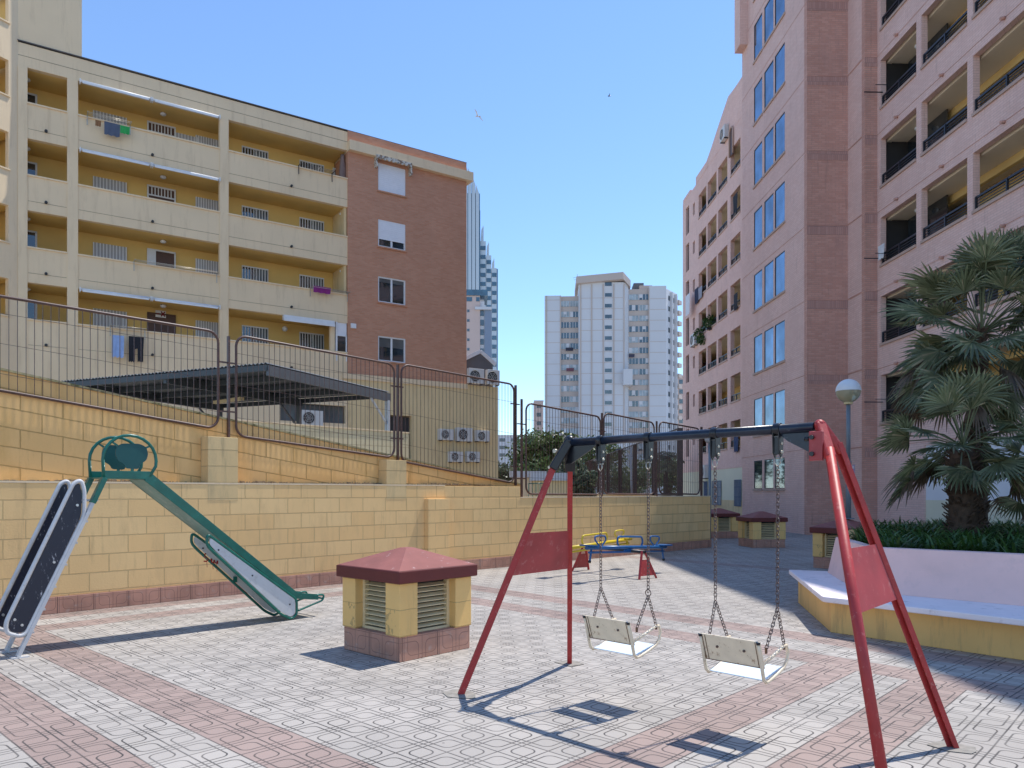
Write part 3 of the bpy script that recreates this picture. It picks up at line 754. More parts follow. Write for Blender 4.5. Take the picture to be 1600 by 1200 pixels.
# F1b recessed wing
cols = [(kx(1104, c1b), kx(1092, c1b)), (kx(1120, c1b), kx(1106, c1b)), (kx(1137, c1b), kx(1122.5, c1b)), (kx(1157.5, c1b), kx(1142, c1b))]
rows = [4.4+2.83*k for k in range(7)]
holes = [(-b, -a, z, z+1.62) for (a, b) in cols for z in rows]
nar = (kx(1077, c1b), kx(1072, c1b)); tin = (kx(1086, c1b), kx(1083, c1b))
holes += [(-nar[1], -nar[0], z-.1, z+2.0) for z in rows]+[(-tin[1], -tin[0], z+.7, z+1.6) for z in rows]
Yend = 58.8
holed(MB(), -Yend, -YA1, 3.1, 24.1, holes, o1b, o1b+.25).build('far_gallery_wall', M_pbrick_lit, pk)
box(-Yend, -YA1, o1b+.02, o1b+.25, 0, 3.1).build('ground_floor_wall', M_pcream, pk)
box(-Yend+.05, -YA1, o1b+2.0, o1b+2.05, 3, 23).build('gallery_back_wall', M_pyel, pk)
box(-Yend, -YA1, o1b+2.05, o1b+12, 0, 24).build('rear_block', M_pbrick, pk)
for z in rows:
    box(-Yend+.05, -YA1, o1b+.25, o1b+2.0, z+1.62, z+1.85).build('gallery_ceiling', M_pceil, pk)
    for (a, b) in cols:
        railing(a, b, z, o1b+.04)
        box(-b, -a, o1b-.05, o1b-.001, z-.1, z-.002).build('opening_sill', M_stone, pk)
box(-Yend, -Yend+.2, o1b+.26, o1b+2.0, 0, 24).build('gallery_end_wall', M_pbrick, pk)
# recess partitions and shading panels behind some openings
for i, (a, b) in enumerate(cols):
    for j, z in enumerate(rows):
        if (i*3+j*5) % 4 != 0: box(-b+.05, -b+.75, o1b+1.9, o1b+1.98, z-.9, z+1.2).build('door', M_door, pk)
        if (i+j) % 3 == 0: box(-a-.9, -a-.1, o1b+1.9, o1b+1.97, z, z+1.2).build('window', M_curt, pk)
for z in rows:
    f = box(-nar[1], -nar[0], o1b+.15, o1b+.18, z-.1, z+2.0).build('window', M_glass, pk)
    box(-tin[1], -tin[0], o1b+.15, o1b+.18, z+.7, z+1.6).build('window', M_glass, pk)
# gable with arched opening
def gz(px, py): return kx(px, c1b), H+(HZ-py)/F*kx(px, c1b)
gp = [gz(1105, 262), gz(1105, 250), gz(1112, 230), gz(1125, 190), gz(1138.5, 150), gz(1146, 140), gz(1153, 130)]
pts = [(-Yy, o1b-.01, zz_) for Yy, zz_ in gp]+[(-YA1, o1b-.01, gp[-1][1]-.3), (-YA1, o1b-.01, 24.1)]
pts[0] = (pts[0][0], pts[0][1], 24.1)
MB().prism([tuple(p) for p in pts], (0, .3, 0)).build('gable', M_pbrick_lit, pk)
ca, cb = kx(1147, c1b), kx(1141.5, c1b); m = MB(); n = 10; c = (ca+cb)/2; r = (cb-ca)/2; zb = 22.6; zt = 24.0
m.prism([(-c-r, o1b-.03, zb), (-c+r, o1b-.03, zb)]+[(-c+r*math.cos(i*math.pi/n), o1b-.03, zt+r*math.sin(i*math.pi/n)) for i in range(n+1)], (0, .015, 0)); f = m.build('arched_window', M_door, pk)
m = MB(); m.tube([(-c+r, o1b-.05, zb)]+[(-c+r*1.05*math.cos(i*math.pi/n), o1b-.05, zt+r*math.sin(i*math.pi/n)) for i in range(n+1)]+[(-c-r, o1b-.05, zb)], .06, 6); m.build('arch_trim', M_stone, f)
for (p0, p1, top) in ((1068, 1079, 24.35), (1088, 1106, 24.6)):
    box(-kx(p0, c1b)+.01, -kx(p1, c1b), o1b-.02, o1b+.25, 24.1, top).build('parapet', M_pbrick_lit, pk)
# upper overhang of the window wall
m = MB(); m.box(-YA1, -YA1+.75, -.36, -.001, 22.25, Ytop); m.build('overhang', M_pbrick_lit, pk)
box(-YA1, -YA1+.25, .3, o1b, 0, Ytop).build('return_wall', M_pbrick, pk)
# mass behind everything (casts the court's shadow)
box(-YA1+.26, -YA0-.01, .31, 12, 0, Ytop-.05).build('rear_block', M_pbrick, pk)
box(-YA0, -11.55, o3+2.07, 13, 0, Ytop-.05).build('rear_block', M_pbrick, pk)
box(-26.9, -11.55, o3+.29, o3+2.06, Ytop-1.6, Ytop-.05).build('roof_slab', M_pbrick, pk)
# ground floor openings of the far wing and corner
for (p0, p1) in ((1101, 1106), (1114, 1127.5), (1149, 1159)):
    a, b = kx(p1, c1b), kx(p0, c1b); zt = 2.35
    f = box(-b, -a, o1b-.02, o1b+.0, .75, zt).build('window', M_tglassw, pk); m = MB()
    for i in range(6): m.box(-b+(b-a)*i/5-.02, -b+(b-a)*i/5+.02, o1b-.06, o1b-.03, .75, zt)
    for z in (.75, 1.3, 1.9, 2.33): m.box(-b, -a, o1b-.055, o1b-.035, z, z+.03)
    m.build('window_bars', C('blue_grey_bars', (.12, .16, .25)), f)
box(-Yend, -YA1, o1b+.0, o1b+.019, 0, 1.1).build('dado', M_ybase, pk)
def pworld(Y, off, z): # Y along facade, off into the building
    c = Vector((11.896, 0, z)); d = Vector((.0297, -1, 0)).normalized(); n = Vector((1, .0297, 0)).normalized(); return tuple(c+d*(-Y)+n*off)
rzP = math.atan2(-1, .0297)
def kac(px, py, label, w_, h_, off, c):
    Y = kx(px, c); ac_unit(label, pworld(Y, off, H+(HZ-py)/F*Y), rzP, w_, h_)
kac(1088, 540, 'air conditioner on the far pink wing below the green plant', 1.1, .85, o1b, c1b)
kac(1136, 218, 'white air conditioner below the arched window of the gable', 1.0, .8, o1b, c1b)
kac(1105, 747, 'air conditioner on the cream ground floor wall of the pink wing', .9, .9, o1b, c1b)
def pcl(px0, px1, py0, py1, c, off, name, label, cat, col):
    Ya, Yb = kx(px0, c), kx(px1, c); z1 = H+(HZ-py0)/F*(Ya+Yb)/2; z0 = H+(HZ-py1)/F*(Ya+Yb)/2
    cloth(name, label, cat, pworld(Ya, off-.12, z1), pworld(Yb, off-.12, z1), z1-z0, C(name+'_'+str(px0), col))
pcl(1150, 1157, 680, 706, c1b, o1b, 'hanging_towel', 'dark blue towel hung from the lowest far gallery', 'towel', (.03, .05, .12))
pcl(1149, 1156, 303, 330, c1b, o1b, 'hanging_garment', 'black garment in the upper gallery opening of the pink wing', 'garment', (.015, .015, .02))
pcl(1150, 1156, 458, 484, c1b, o1b, 'hanging_garment', 'black garment in the middle gallery opening of the pink wing', 'garment', (.012, .012, .02))
pcl(1088, 1094, 450, 474, c1b, o1b, 'hanging_shirt', 'navy shirt on the line at the far end of the pink wing', 'shirt', (.02, .025, .06))
pcl(1080, 1087, 460, 492, c1b, o1b-.3, 'hanging_sheet', 'white sheet on the line at the far end of the pink wing', 'sheet', (.7, .72, .75))
pcl(1094, 1100, 448, 466, c1b, o1b, 'hanging_garment', 'grey garment between the navy shirt and the gallery railing', 'garment', (.3, .3, .35))
pcl(1378, 1388, 382, 404, c3, o3, 'hanging_cloth', 'white cloth at the corner railing above the palms', 'cloth', (.7, .7, .7))
def bush(mb, c, r, n, s_, rnd=random):
    for _ in range(n):
        v = Vector((rnd.gauss(0,1), rnd.gauss(0,1), rnd.gauss(0,1))).normalized()*r*rnd.uniform(.3, 1)**.6
        p = Vector(c)+v; a = Vector((rnd.uniform(-1,1), rnd.uniform(-1,1), rnd.uniform(-1,1))).normalized(); b = a.cross(Vector((rnd.uniform(-1,1), rnd.uniform(-1,1), rnd.uniform(-1,1)))).normalized()
        q = s_*rnd.uniform(.6, 1.3); mb.quad(p-a*q, p+b*q*.4, p+a*q, p-b*q*.4)
Yp = kx(1098, c1b); c_ = pworld(Yp, o1b-.15, 0); pp = thing('balcony_plant', 'green trailing plant spilling over a far gallery railing', 'plant', (c_[0], c_[1], H+(HZ-525)/F*Yp))
m = MB(); bush(m, (0,0,.1), .55, 260, .12); bush(m, (0,-.5,-.35), .4, 160, .1); m.build('foliage', M_strap, pp); box(-.3, .3, -.12, .12, -.5, -.3).build('planter_box', M_rail, pp)
Yp = kx(1112, c1b); c_ = pworld(Yp, o1b-.1, 0); pp = thing('balcony_plant', 'green plant in the second far gallery opening', 'plant', (c_[0], c_[1], H+(HZ-508)/F*Yp))
m = MB(); bush(m, (0,0,.2), .5, 240, .12); m.build('foliage', M_strap, pp); box(-.25, .25, -.12, .12, -.3, -.1).build('planter_box', M_rail, pp)
# small notice on the brick face
nt = thing('wall_notice', 'small violet and white notice on the brick face behind the lamp post', 'sign', pworld(27.8, o2-.005, H+(HZ-740)/F*27.8), rzP)
box(-.09, .09, -.012, 0, 0, .32).build('plate', C('violet_plate', (.45, .38, .55)), nt); box(-.07, .07, -.016, -.013, .18, .29).build('print', M_white, nt); MB().tube([(0,-.013,.08),(0,-.02,.08)], .05, 12).build('emblem', C('violet_print', (.25, .1, .25)), nt)

# ================================================================== low wall, ramp wall, fences
FW = Face((-3.02, 13.17), (.682, .731))
lw = thing('block_wall', 'long low yellow block wall with a tiled foot behind the slide', 'wall', (-3.02, 13.17, 0), UA)
t0, t1 = -11.0, FW.s(695)
box(t0, t1, 0, .22, .22, 1.72).build('blockwork', M_block, lw, .006)
box(t0, t1, -.025, .2, 0, .22).build('tiled_foot', M_plinth, lw, .004)
box(t0, t1, -.006, .235, 1.721, 1.745).build('mortar_cap', M_ycream, lw)
pA, pB = FW.s(663), FW.s(695)
box(pA, pB+.02, -.12, -.001, .22, 1.47).build('pilaster', M_block, lw, .006)
box(pA-.02, pB+.03, -.145, -.026, 0, .22).build('tiled_foot', M_plinth, lw, .004)
for (p0, p1, zt) in ((325, 372, 2.45), (604, 635, 2.2)):
    a, b = FW.s(p0), FW.s(p1)
    box(a, b, -.004, .245, 1.47, zt).build('pillar', brick_mat('pillar_block', (.74, .52, .25), (.78, .56, .28), (.55, .40, .2), 3.0, .25, .007, bump=.9, bdist=.012, stain=(.42, .32, .18)), lw, .006)
m = MB()
for i in range(1500):
    x = random.uniform(t0, 4); y = random.uniform(.12, .24); z = random.uniform(.0, .022)*(1+math.sin(x*3)*.5)
    m.box(x, x+random.uniform(.008,.03), y-.015, y, 1.744, 1.75+z)
m.build('grit', paint('grit', (.26, .20, .13), .95, .4, 20), lw)
# ramp parapet, its courses follow the slope
rw = thing('ramp_wall', 'upper yellow block wall with sloping courses under the brown fence', 'wall', (-3.2, 13.34, 0), UA)
def zr(t): return 2.47-.141*t
a, b = -9.0, 5.0
MB().hexa([(a,.0,1.0),(b,.0,1.0),(b,.16,1.0),(a,.16,1.0),(a,0,zr(a)),(b,0,zr(b)),(b,.16,zr(b)),(a,.16,zr(a))]).build('blockwork', M_ramp, rw, .006)
MB().hexa([(a,-.02,zr(a)+.001),(b,-.02,zr(b)+.001),(b,.18,zr(b)+.001),(a,.18,zr(a)+.001),(a,-.02,zr(a)+.03),(b,-.02,zr(b)+.03),(b,.18,zr(b)+.03),(a,.18,zr(a)+.03)]).build('coping', paint('mossy_coping', (.50, .40, .20), .9, .15, 4, dirt=(.14, .13, .04), dscale=7, dlo=.5, dhi=.62), rw)
# ramp surface and terrace wall behind
m = MB(); A = -9.0; B = 5.0
def UV(t, off, z): return (-3.2+.682*t-.731*off, 13.34+.731*t+.682*off, z)
m.quad(UV(A,.16,zr(A)-.55), UV(B,.16,zr(B)-.55), UV(B,3.7,zr(B)-.55), UV(A,3.7,zr(A)-.55))
tag(m.build('ramp_road', M_conc), None, None, kind='structure')
tw = thing('terrace_wall', 'pale cream block wall beyond the ramp below the carport', 'wall', UV(0, 3.8, 0), UA)
box(-4.5, 4.85, 0, .2, 0, 3.12).build('blockwork', brick_mat('cream_blockwork', (.66, .55, .34), (.70, .60, .38), (.50, .41, .25), .5, .25, .007, stain=(.5, .4, .25), bump=.7, bdist=.01, sumxy=False), tw, .006)
box(-4.52, 4.87, -.02, .22, 3.121, 3.15).build('coping', M_ycream, tw)
m = MB(); m.quad(UV(-12,4.05,2.1), UV(4.8,4.05,2.1), UV(4.8,18,2.1), UV(-12,18,2.1)); tag(m.build('car_park', M_conc), None, None, kind='structure')
FR = Face((-1.335, 14.97), (.716, .698)); rzR = math.atan2(.698, .716)
rwall = thing('block_wall', 'yellow block wall behind the see-saws, ending in shade beside the path', 'wall', (-1.335, 14.97, 0), rzR)
ae = FR.s(1110)
box(0, ae, 0, .22, .22, 1.47).build('blockwork', M_block, rwall, .006)
box(0.0, ae+.02, -.025, .2, 0, .22).build('tiled_foot', M_plinth, rwall, .004)
box(0, FR.s(813), .002, .218, 1.471, 1.72).build('upper_course', M_block, rwall, .006)
box(FR.s(813)+.005, ae+.01, -.01, .23, 1.471, 1.495).build('mortar_cap', M_ycream, rwall)
MB().prism([(ae,.01,0),(ae,.22,0),(ae-.4,2.0,0),(ae-3.7,4.9,0),(ae-3.9,4.7,0),(ae-.6,1.9,0)], (0,0,1.465)).build('return_wall', M_block, rwall)

def fence_panel(t, x0, x1, zb0, zb1, zt0, zt1, y=0.0, step=.095, r=.021, w_=.0035):
    cr = .17; n = 5
    zb = lambda x: zb0+(zb1-zb0)*(x-x0)/(x1-x0); zt = lambda x: zt0+(zt1-zt0)*(x-x0)/(x1-x0)
    P = []
    def arc(cx, cz, a0): 
        for i in range(n+1):
            a = a0+math.pi/2*i/n; P.append((cx+cr*math.cos(a), y, cz+cr*math.sin(a)))
    arc(x0+cr, zb(x0+cr)+cr, math.pi); arc(x1-cr, zb(x1-cr)+cr, 1.5*math.pi); arc(x1-cr, zt(x1-cr)-cr, 0); arc(x0+cr, zt(x0+cr)-cr, .5*math.pi)
    MB().tube(P, r, 8, closed=True).build('panel_frame', M_fence, t)
    m = MB(); k = int((x1-x0)/step); 
    for i in range(1, k):
        x = x0+(x1-x0)*i/k; e = min(x-x0, x1-x); c_ = 0 if e > cr else cr-math.sqrt(max(0, cr*cr-(cr-e)**2)); 
        m.box(x-w_, x+w_, y-w_, y+w_, zb(x)+c_, zt(x)-c_)
    for q in (.18, .5, .82):
        z0, z1 = zb(x0)+(zt(x0)-zb(x0))*q, zb(x1)+(zt(x1)-zb(x1))*q
        m.beam((x0, y+.006, z0), (x1, y+.006, z1), .005, .005)
    m.build('wire_infill', M_fence, t)
fl = thing('metal_fence', 'brown tube framed wire fence stepping down the ramp wall', 'fence', (-3.2, 13.34, 0), UA)
FU = Face((-3.2, 13.34), (.682, .731)); yf = -.06
fence_panel(fl, -7.3, FU.s(341, yf), 3.16, 2.585, 4.12, 4.10, yf)
fence_panel(fl, FU.s(369, yf), FU.s(616, yf), 2.50, 2.25, 4.10, 4.02, yf)
fence_panel(fl, FU.s(627, yf), FU.s(803, yf), 2.19, 1.80, 4.05, 3.99, yf)
for (px, z0, z1) in ((357, 2.45, 4.06), (621.5, 2.2, 4.03), (805.5, 1.75, 3.98)):
    s_ = FU.s(px, yf); m = MB(); m.beam((s_, yf, z0), (s_, yf, z1), .055, .03); m.build('post', M_fence, fl)
    for z in (z0+.42, z1-.42): box(s_-.16, s_+.13, yf-.012, yf+.012, z-.012, z+.012).build('clamp', M_fence, fl)
fr = thing('metal_fence', 'brown tube framed wire fence on the wall behind the see-saws', 'fence', (-1.335, 14.97, 0), rzR)
yf = .08
for (p0, p1, zb_, za, zc) in ((822, 938, 1.56, 3.58, 3.45), (943.5, 1022, 1.56, 3.56, 3.45), (1030, 1093, 1.56, 3.50, 3.42)):
    fence_panel(fr, FR.s(p0, yf), FR.s(p1, yf), zb_, zb_-.02, za, zc, yf)
for (px, z1, w_) in ((815, 3.65, .05), (940.5, 3.55, .05), (1026, 3.5, .05), (1096, 3.48, .09)):
    s_ = FR.s(px, yf); m = MB(); m.beam((s_, yf, 1.49), (s_, yf, z1), .03, w_); m.build('post', M_fence, fr)
    for z in (1.9, 3.1): box(s_-.13, s_+.13, yf-.012, yf+.012, z-.012, z+.012).build('clamp', M_fence, fr)
# fence running away from the wall's end
p0 = Vector((6.12, 27.0)); p1 = Vector((5.7, 64)); dd = (p1-p0); Lf = dd.length; rz = math.atan2(dd.y, dd.x)
fb = thing('metal_fence', 'long brown fence running away from the end of the block wall', 'fence', (p0.x, p0.y, 0), rz)
box(0, Lf, .0, .2, 0, 1.46).build('footing_wall', M_block, fb)
nP = 8
for i in range(nP):
    a, b = Lf*i/nP+.05, Lf*(i+1)/nP-.05
    fence_panel(fb, a, b, 1.5, 1.5, 3.9, 3.9, .1, .11, .03, .004)
    box(a-.1, a-.0, .0, .2, 1.46, 3.9).build('post', M_fence, fb)

# ================================================================== carport
def carport():
    B = Vector((-5.7, 17.9, 0)); dx = Vector((-.917, .398, 0)); dy = Vector((.37, .93, 0)).normalized()
    t = thing('carport', 'low corrugated metal carport with grey steel beams behind the fence', 'carport', tuple(B), math.atan2(dx.y, dx.x))
    # local x = dx ; local y computed
    rz = math.atan2(dx.y, dx.x); inv = Matrix.Rotation(-rz, 3, 'Z')


    z = 4.62
    def at(px, py, z): Y = (z-H)*F/(HZ-py); return inv @ (Vector(((px-800)/F*Y, Y, z))-B)
    Bq, Aq, Cq = at(418, 568, z), at(90, 597, z), at(609, 613, z-.02)
    Dq = Aq+(Cq-Bq)
    m = MB(); N = 120; th = .03
    for i in range(N):
        p = Bq.lerp(Aq, i/N); q = Bq.lerp(Aq, (i+1)/N); o_ = (Cq-Bq); h0 = .035*(i % 2); h1 = .035*((i+1) % 2)
        up = Vector((0,0,1))
        m.quad(p+up*h0, q+up*h1, q+o_+up*h1, p+o_+up*h0); m.quad(p+up*(h0-.012), p+o_+up*(h0-.012), q+o_+up*(h1-.012), q+up*(h1-.012))
        m.quad(p+up*h0, p+up*(h0-.012), q+up*(h1-.012), q+up*h1)
    m.build('corrugated_roof', M_corr, t)
    m = MB(); up = Vector((0,0,-.022)); a_, b_, c_, d_ = Bq+up, Aq+up, Dq+up, Cq+up; m.prism([a_+(c_-a_)*.012, b_+(d_-b_)*.012, c_+(a_-c_)*.012, d_+(b_-d_)*.012], (0,0,.004)); m.build('roof_lining', M_dsteel, t)
    dz = Vector((0,0,-.16)); s_ = .0
    m = MB(); m.beam(Bq+dz, Cq+dz, .08, .24); m.build('side_beam', M_gsteel, t)
    m = MB(); m.beam(Bq+Vector((0,0,-.1)), Aq+Vector((0,0,-.1)), .06, .14); m.build('edge_beam', M_dsteel, t)
    m = MB()
    for k in (.25, .5, .75, 1.0):
        m.beam(Bq.lerp(Cq, k)+Vector((0,0,-.1)), Aq.lerp(Dq, k)+Vector((0,0,-.1)), .06, .14)
    m.build('purlins', M_dsteel, t)
    m = MB(); 
    for k in (.45, .9): m.beam(Bq.lerp(Aq, k)+dz, Cq.lerp(Dq, k)+dz, .1, .22)
    m.build('rafters', M_dsteel, t)
    for k in (0.0, .45, .9):
        p = Cq.lerp(Dq, k); p = p+(Bq-Cq).normalized()*.12
        m = MB(); m.beam((p.x, p.y, 2.1), (p.x, p.y, z-.28), .12, .12); q = p+(Bq-Cq).normalized()*.9
        m.beam((p.x, p.y, 3.6), (q.x, q.y, z-.3), .05, .05); m.build('post', M_galvp if k == 0 else M_gsteel, t)
    m = MB(); q = Bq.lerp(Aq, .55).lerp(Cq.lerp(Dq, .55), .55); m.beam(q+Vector((-.7,.2,-.33)), q+Vector((.7,-.2,-.33)), .14, .09); m.build('ceiling_light', M_louv, t)
M_galvp = paint('galvanised_post', (.50, .54, .58), .4, .08, 5, metal=.3)
carport()
# ================================================================== vent housings
def vent(label, loc, rz, side=.93):
    t = thing('vent_housing', label, 'ventilation box', loc, rz, 'red roofed ventilation housings')
    h = side/2-.012; o = .245
    box(-h, h, -h, h, 0, .235).build('tiled_plinth', M_plinth, t, .006)
    m = MB(); e = h+.012
    for sx in (-1, 1):
        for sy in (-1, 1):
            box(sx*e, sx*o, sy*e, sy*o, .236, .74).build('corner_pier', M_ventb, t, .008)
    box(-h+.14, h-.14, -h+.14, h-.14, .237, .74).build('core', M_dark, t)
    for k in range(4):
        a = k*math.pi/2; ca_, sa = math.cos(a), math.sin(a)
        def T(x, y, z): return (x*ca_-y*sa, x*sa+y*ca_, z)
        m = MB(); y0 = -h+.10
        def bb(x0, x1, ya, yb_, z0, z1, tilt=0):
            m.hexa([T(x0,ya,z0-tilt),T(x1,ya,z0-tilt),T(x1,yb_,z0),T(x0,yb_,z0),T(x0,ya,z1-tilt),T(x1,ya,z1-tilt),T(x1,yb_,z1),T(x0,yb_,z1)])
        bb(-o+.001, -o+.035, y0-.02, y0+.03, .262, .72); bb(o-.035, o-.001, y0-.02, y0+.03, .262, .72); bb(-o+.001, o-.001, y0-.025, y0+.03, .237, .262)
        for i in range(9): bb(-o+.03, o-.03, y0-.015, y0+.035, .30+i*.049, .308+i*.049, .022)
        m.build('louvre', M_louv, t)
    r = h+.058
    m = MB(); m.box(-r, r, -r, r, .742, .86); m.build('roof_edge', M_roofedge, t, .01)
    m = MB(); c = .05; z0, z1 = .861, 1.035
    m.hexa([(-r+.01,-r+.01,z0),(r-.01,-r+.01,z0),(r-.01,r-.01,z0),(-r+.01,r-.01,z0),(-c,-c,z1),(c,-c,z1),(c,c,z1),(-c,c,z1)]); m.build('roof', M_roofred, t, .01)
    return t
vent('nearest red roofed ventilation box, in full sun between slide and swing', (*W(4.905, 6.045), 0), UA)
vent('shaded ventilation box standing alone before the brick tower', (7.35, 22.2, 0), R(8), 1.0)
vent('ventilation box half hidden behind the end of the block wall', (7.3, 26.6, 0), R(10), 1.0)
vent('ventilation box with the globe lamp, partly hidden by the planter', (7.02, 15.9, 0), R(40), .93)
# globe lamp on the last one
lp = thing('street_lamp', 'grey lamp post with half frosted globe before the brick tower', 'street lamp', (7.10, 15.9, 1.035))
Yl = 15.9; zc = H+(HZ-611)/F*Yl
m = MB(); m.tube([(0,0,0),(0,0,.02)], .12, 12); m.build('base_plate', M_grey, lp)
m = MB(); m.tube([(0,0,.01),(0,0,1.2)], .055, 12); m.tube([(0,0,1.2),(0,0,zc-1.035-.24)], .042, 12); m.tube([(0,0,1.15),(0,0,1.22)], .062, 12); m.build('pole', M_grey, lp)
gl = NT('lamp_globe_clear'); gl.color((.66, .60, .40)); gl.b.inputs['Roughness'].default_value = .12; gl.b.inputs['Transmission Weight'].default_value = .55
rr = .25
MB().sphere((0,0,zc-1.035), rr, 24, 8, 1, math.pi*.5, math.pi).build('globe_lower', gl.m, lp)
MB().sphere((0,0,zc-1.035), rr+.004, 24, 8, 1, 0, math.pi*.5).build('globe_cap', M_white, lp)
m = MB(); m.tube([(0,0,zc-1.035-.28),(0,0,zc-1.035-.235)], .09, 12); m.tube([(0,0,zc-1.035-.235),(0,0,zc-1.035-.06)], .05, 10); m.build('lamp_holder', M_louv, lp)
# second plain lamp post by the end of the low wall
lp2 = thing('lamp_post', 'thin grey lamp post rising behind the swing beam by the cream wall', 'street lamp', ((1109-800)/F*24.5, 24.5, 0))
m = MB(); m.tube([(0,0,0),(0,0,3.2)], .045, 10); m.build('pole', M_grey, lp2)
MB().sphere((0,0,3.35), .17, 16, 10).build('globe', M_shut, lp2)

# ================================================================== slide
SX, SY = -4.77, 7.27
sl_ = thing('playground_slide', 'green and white metal slide with navy boards along its ladder', 'slide', (SX, SY, 0), UA)
Wd = .40
for y in (0.0, Wd):
    m = MB(); m.beam((0,y,.012), (.665,y,1.50), .035, .06, (0,1,0)); m.build('ladder_rail', M_ladder, sl_, .004)
    m = MB(); m.beam((.66,y,1.49), (.775,y,1.75), .05, .075, (0,1,0)); m.build('rail_head', M_green, sl_, .004)
    m = MB(); m.box(-.06, .09, y-.04, y+.04, 0, .012); m.build('foot_plate', M_ladder, sl_)
for i in range(7):
    q = (i+1)/8; z = 1.72*q; x = .788*z/1.76; m = MB(); m.box(x-.03, x+.05, .02, Wd-.02, z, z+.02); m.build('step', M_ladder, sl_)
# side boards with white tube frames
def rounded(pts, r, n=5):
    out = []; m_ = len(pts)
    for i in range(m_):
        p = Vector(pts[i]); a = Vector(pts[i-1]); b = Vector(pts[(i+1) % m_]); u = (a-p).normalized(); v = (b-p).normalized()
        rr_ = min(r, (a-p).length*.49, (b-p).length*.49); s0 = p+u*rr_; s1 = p+v*rr_
        for k in range(n+1):
            t = k/n; out.append((1-t)**2*s0+2*t*(1-t)*p+t*t*s1)
    return out
ax = Vector((.788, 1.76)).normalized(); px_ = Vector((-ax.y, ax.x))       # along / outward (to the left)
def bp(a, o): p = ax*a+px_*o; return (p.x, p.y)
shape = [bp(.20, .03), bp(1.48, .025), bp(1.72, .13), bp(1.80, .20), bp(1.74, .25), bp(.28, .235), bp(.19, .19)]
inner = [bp(.225, .05), bp(1.47, .05), bp(1.69, .145), bp(1.765, .20), bp(1.73, .228), bp(.29, .212), bp(.215, .18)]
for y in (-.005, Wd+.005):
    P = rounded([(x, y, z) for x, z in shape], .07)
    MB().tube(P, .021, 8, closed=True).build('board_frame', M_ladder, sl_)
    P = rounded([(x, y-.008, z) for x, z in inner], .07)
    b_ = MB().prism(P, (0,.016,0)).build('side_board', M_board, sl_)
    m = MB()
    for (a_, o_) in ((1.55,.13),(.33,.18),(.95,.09),(.30,.10)): q = bp(a_, o_); m.tube([(q[0],y-.02,q[1]),(q[0],y+.02,q[1])], .013, 8)
    m.build('bolts', M_steel, b_)
# platform and loops
x0, x1 = .76, 1.235; zp = 1.77
m = MB(); m.box(x0, x1, -.012, .012, zp-.03, zp+.055); m.box(x0, x1, Wd-.012, Wd+.012, zp-.03, zp+.055); m.box(x0, x1+.02, 0, Wd, zp-.03, zp-.015); m.build('platform', M_green, sl_, .003)
for y in (0.0, Wd):
    P = [(x0+.01, y, zp-.02), (x0+.0, y, zp+.17)]
    cx, cz, rx, rz_ = 1.03, zp+.17, .27, .265
    for i in range(13):
        a = math.pi-math.pi*1.0*i/12; P.append((cx+rx*math.cos(a), y, cz+rz_*math.sin(a)))
    P += [(1.295, y, zp+.11), (1.23, y, zp+.0)]
    MB().tube(P, .0165, 10).build('hand_loop', M_green, sl_)
    cxx = 1.045
    pl = [(-.06,.025),(-.075,.07),(-.14,.11),(-.165,.19),(-.15,.27),(-.10,.31),(.08,.315),(.15,.28),(.17,.20),(.15,.12),(.085,.08),(.075,.02),(.02,.02)]
    b_ = MB().prism(rounded([(cxx+a, y-.006, zp+.06+c*.92) for a, c in pl], .03, 3), (0,.012,0)).build('loop_panel', M_teal, sl_)
    m = MB(); m.beam((cxx-.0,y,zp+.02),(cxx+.01,y,zp+.09),.03,.01,(0,1,0)); m.beam((cxx+.15,y,zp+.31),(cxx+.21,y,zp+.34),.02,.01,(0,1,0)); m.beam((cxx-.14,y,zp+.32),(cxx-.20,y,zp+.36),.02,.01,(0,1,0)); m.build('panel_lugs', M_green, b_)
# chute
A_ = (1.225, zp+.055); B_ = (3.03, .335); C_ = (3.33, .285)
nrm = Vector((B_[0]-A_[0], B_[1]-A_[1])).normalized(); nv = Vector((nrm.y, -nrm.x))
fl_ = .095
for y in (0.0, Wd):
    m = MB(); off = nv*fl_
    m.prism([(A_[0],y-.01,A_[1]),(B_[0],y-.01,B_[1]),(C_[0],y-.01,C_[1]),(C_[0]+.0,y-.01,C_[1]-.07),(B_[0]-.02,y-.01,B_[1]-.075),(A_[0]-.05,y-.01,A_[1]-.10)], (0,.02,0)); m.build('chute_side', M_green, sl_, .003)
m = MB(); o_ = .075
m.prism([(A_[0]-.05,.012,A_[1]-.075),(B_[0]-.03,.012,B_[1]-.055),(C_[0],.012,C_[1]-.045),(C_[0],.012,C_[1]-.055),(B_[0]-.03,.012,B_[1]-.066),(A_[0]-.06,.012,A_[1]-.088)], (0,Wd-.024,0)); m.build('chute_bed', M_greenu, sl_)
m = MB(); m.prism([(A_[0]-.04,.013,A_[1]-.071),(B_[0]-.03,.013,B_[1]-.051),(C_[0],.013,C_[1]-.041),(C_[0],.013,C_[1]-.044),(B_[0]-.03,.013,B_[1]-.054),(A_[0]-.05,.013,A_[1]-.074)], (0,Wd-.026,0)); m.build('sliding_sheet', M_steel, sl_)
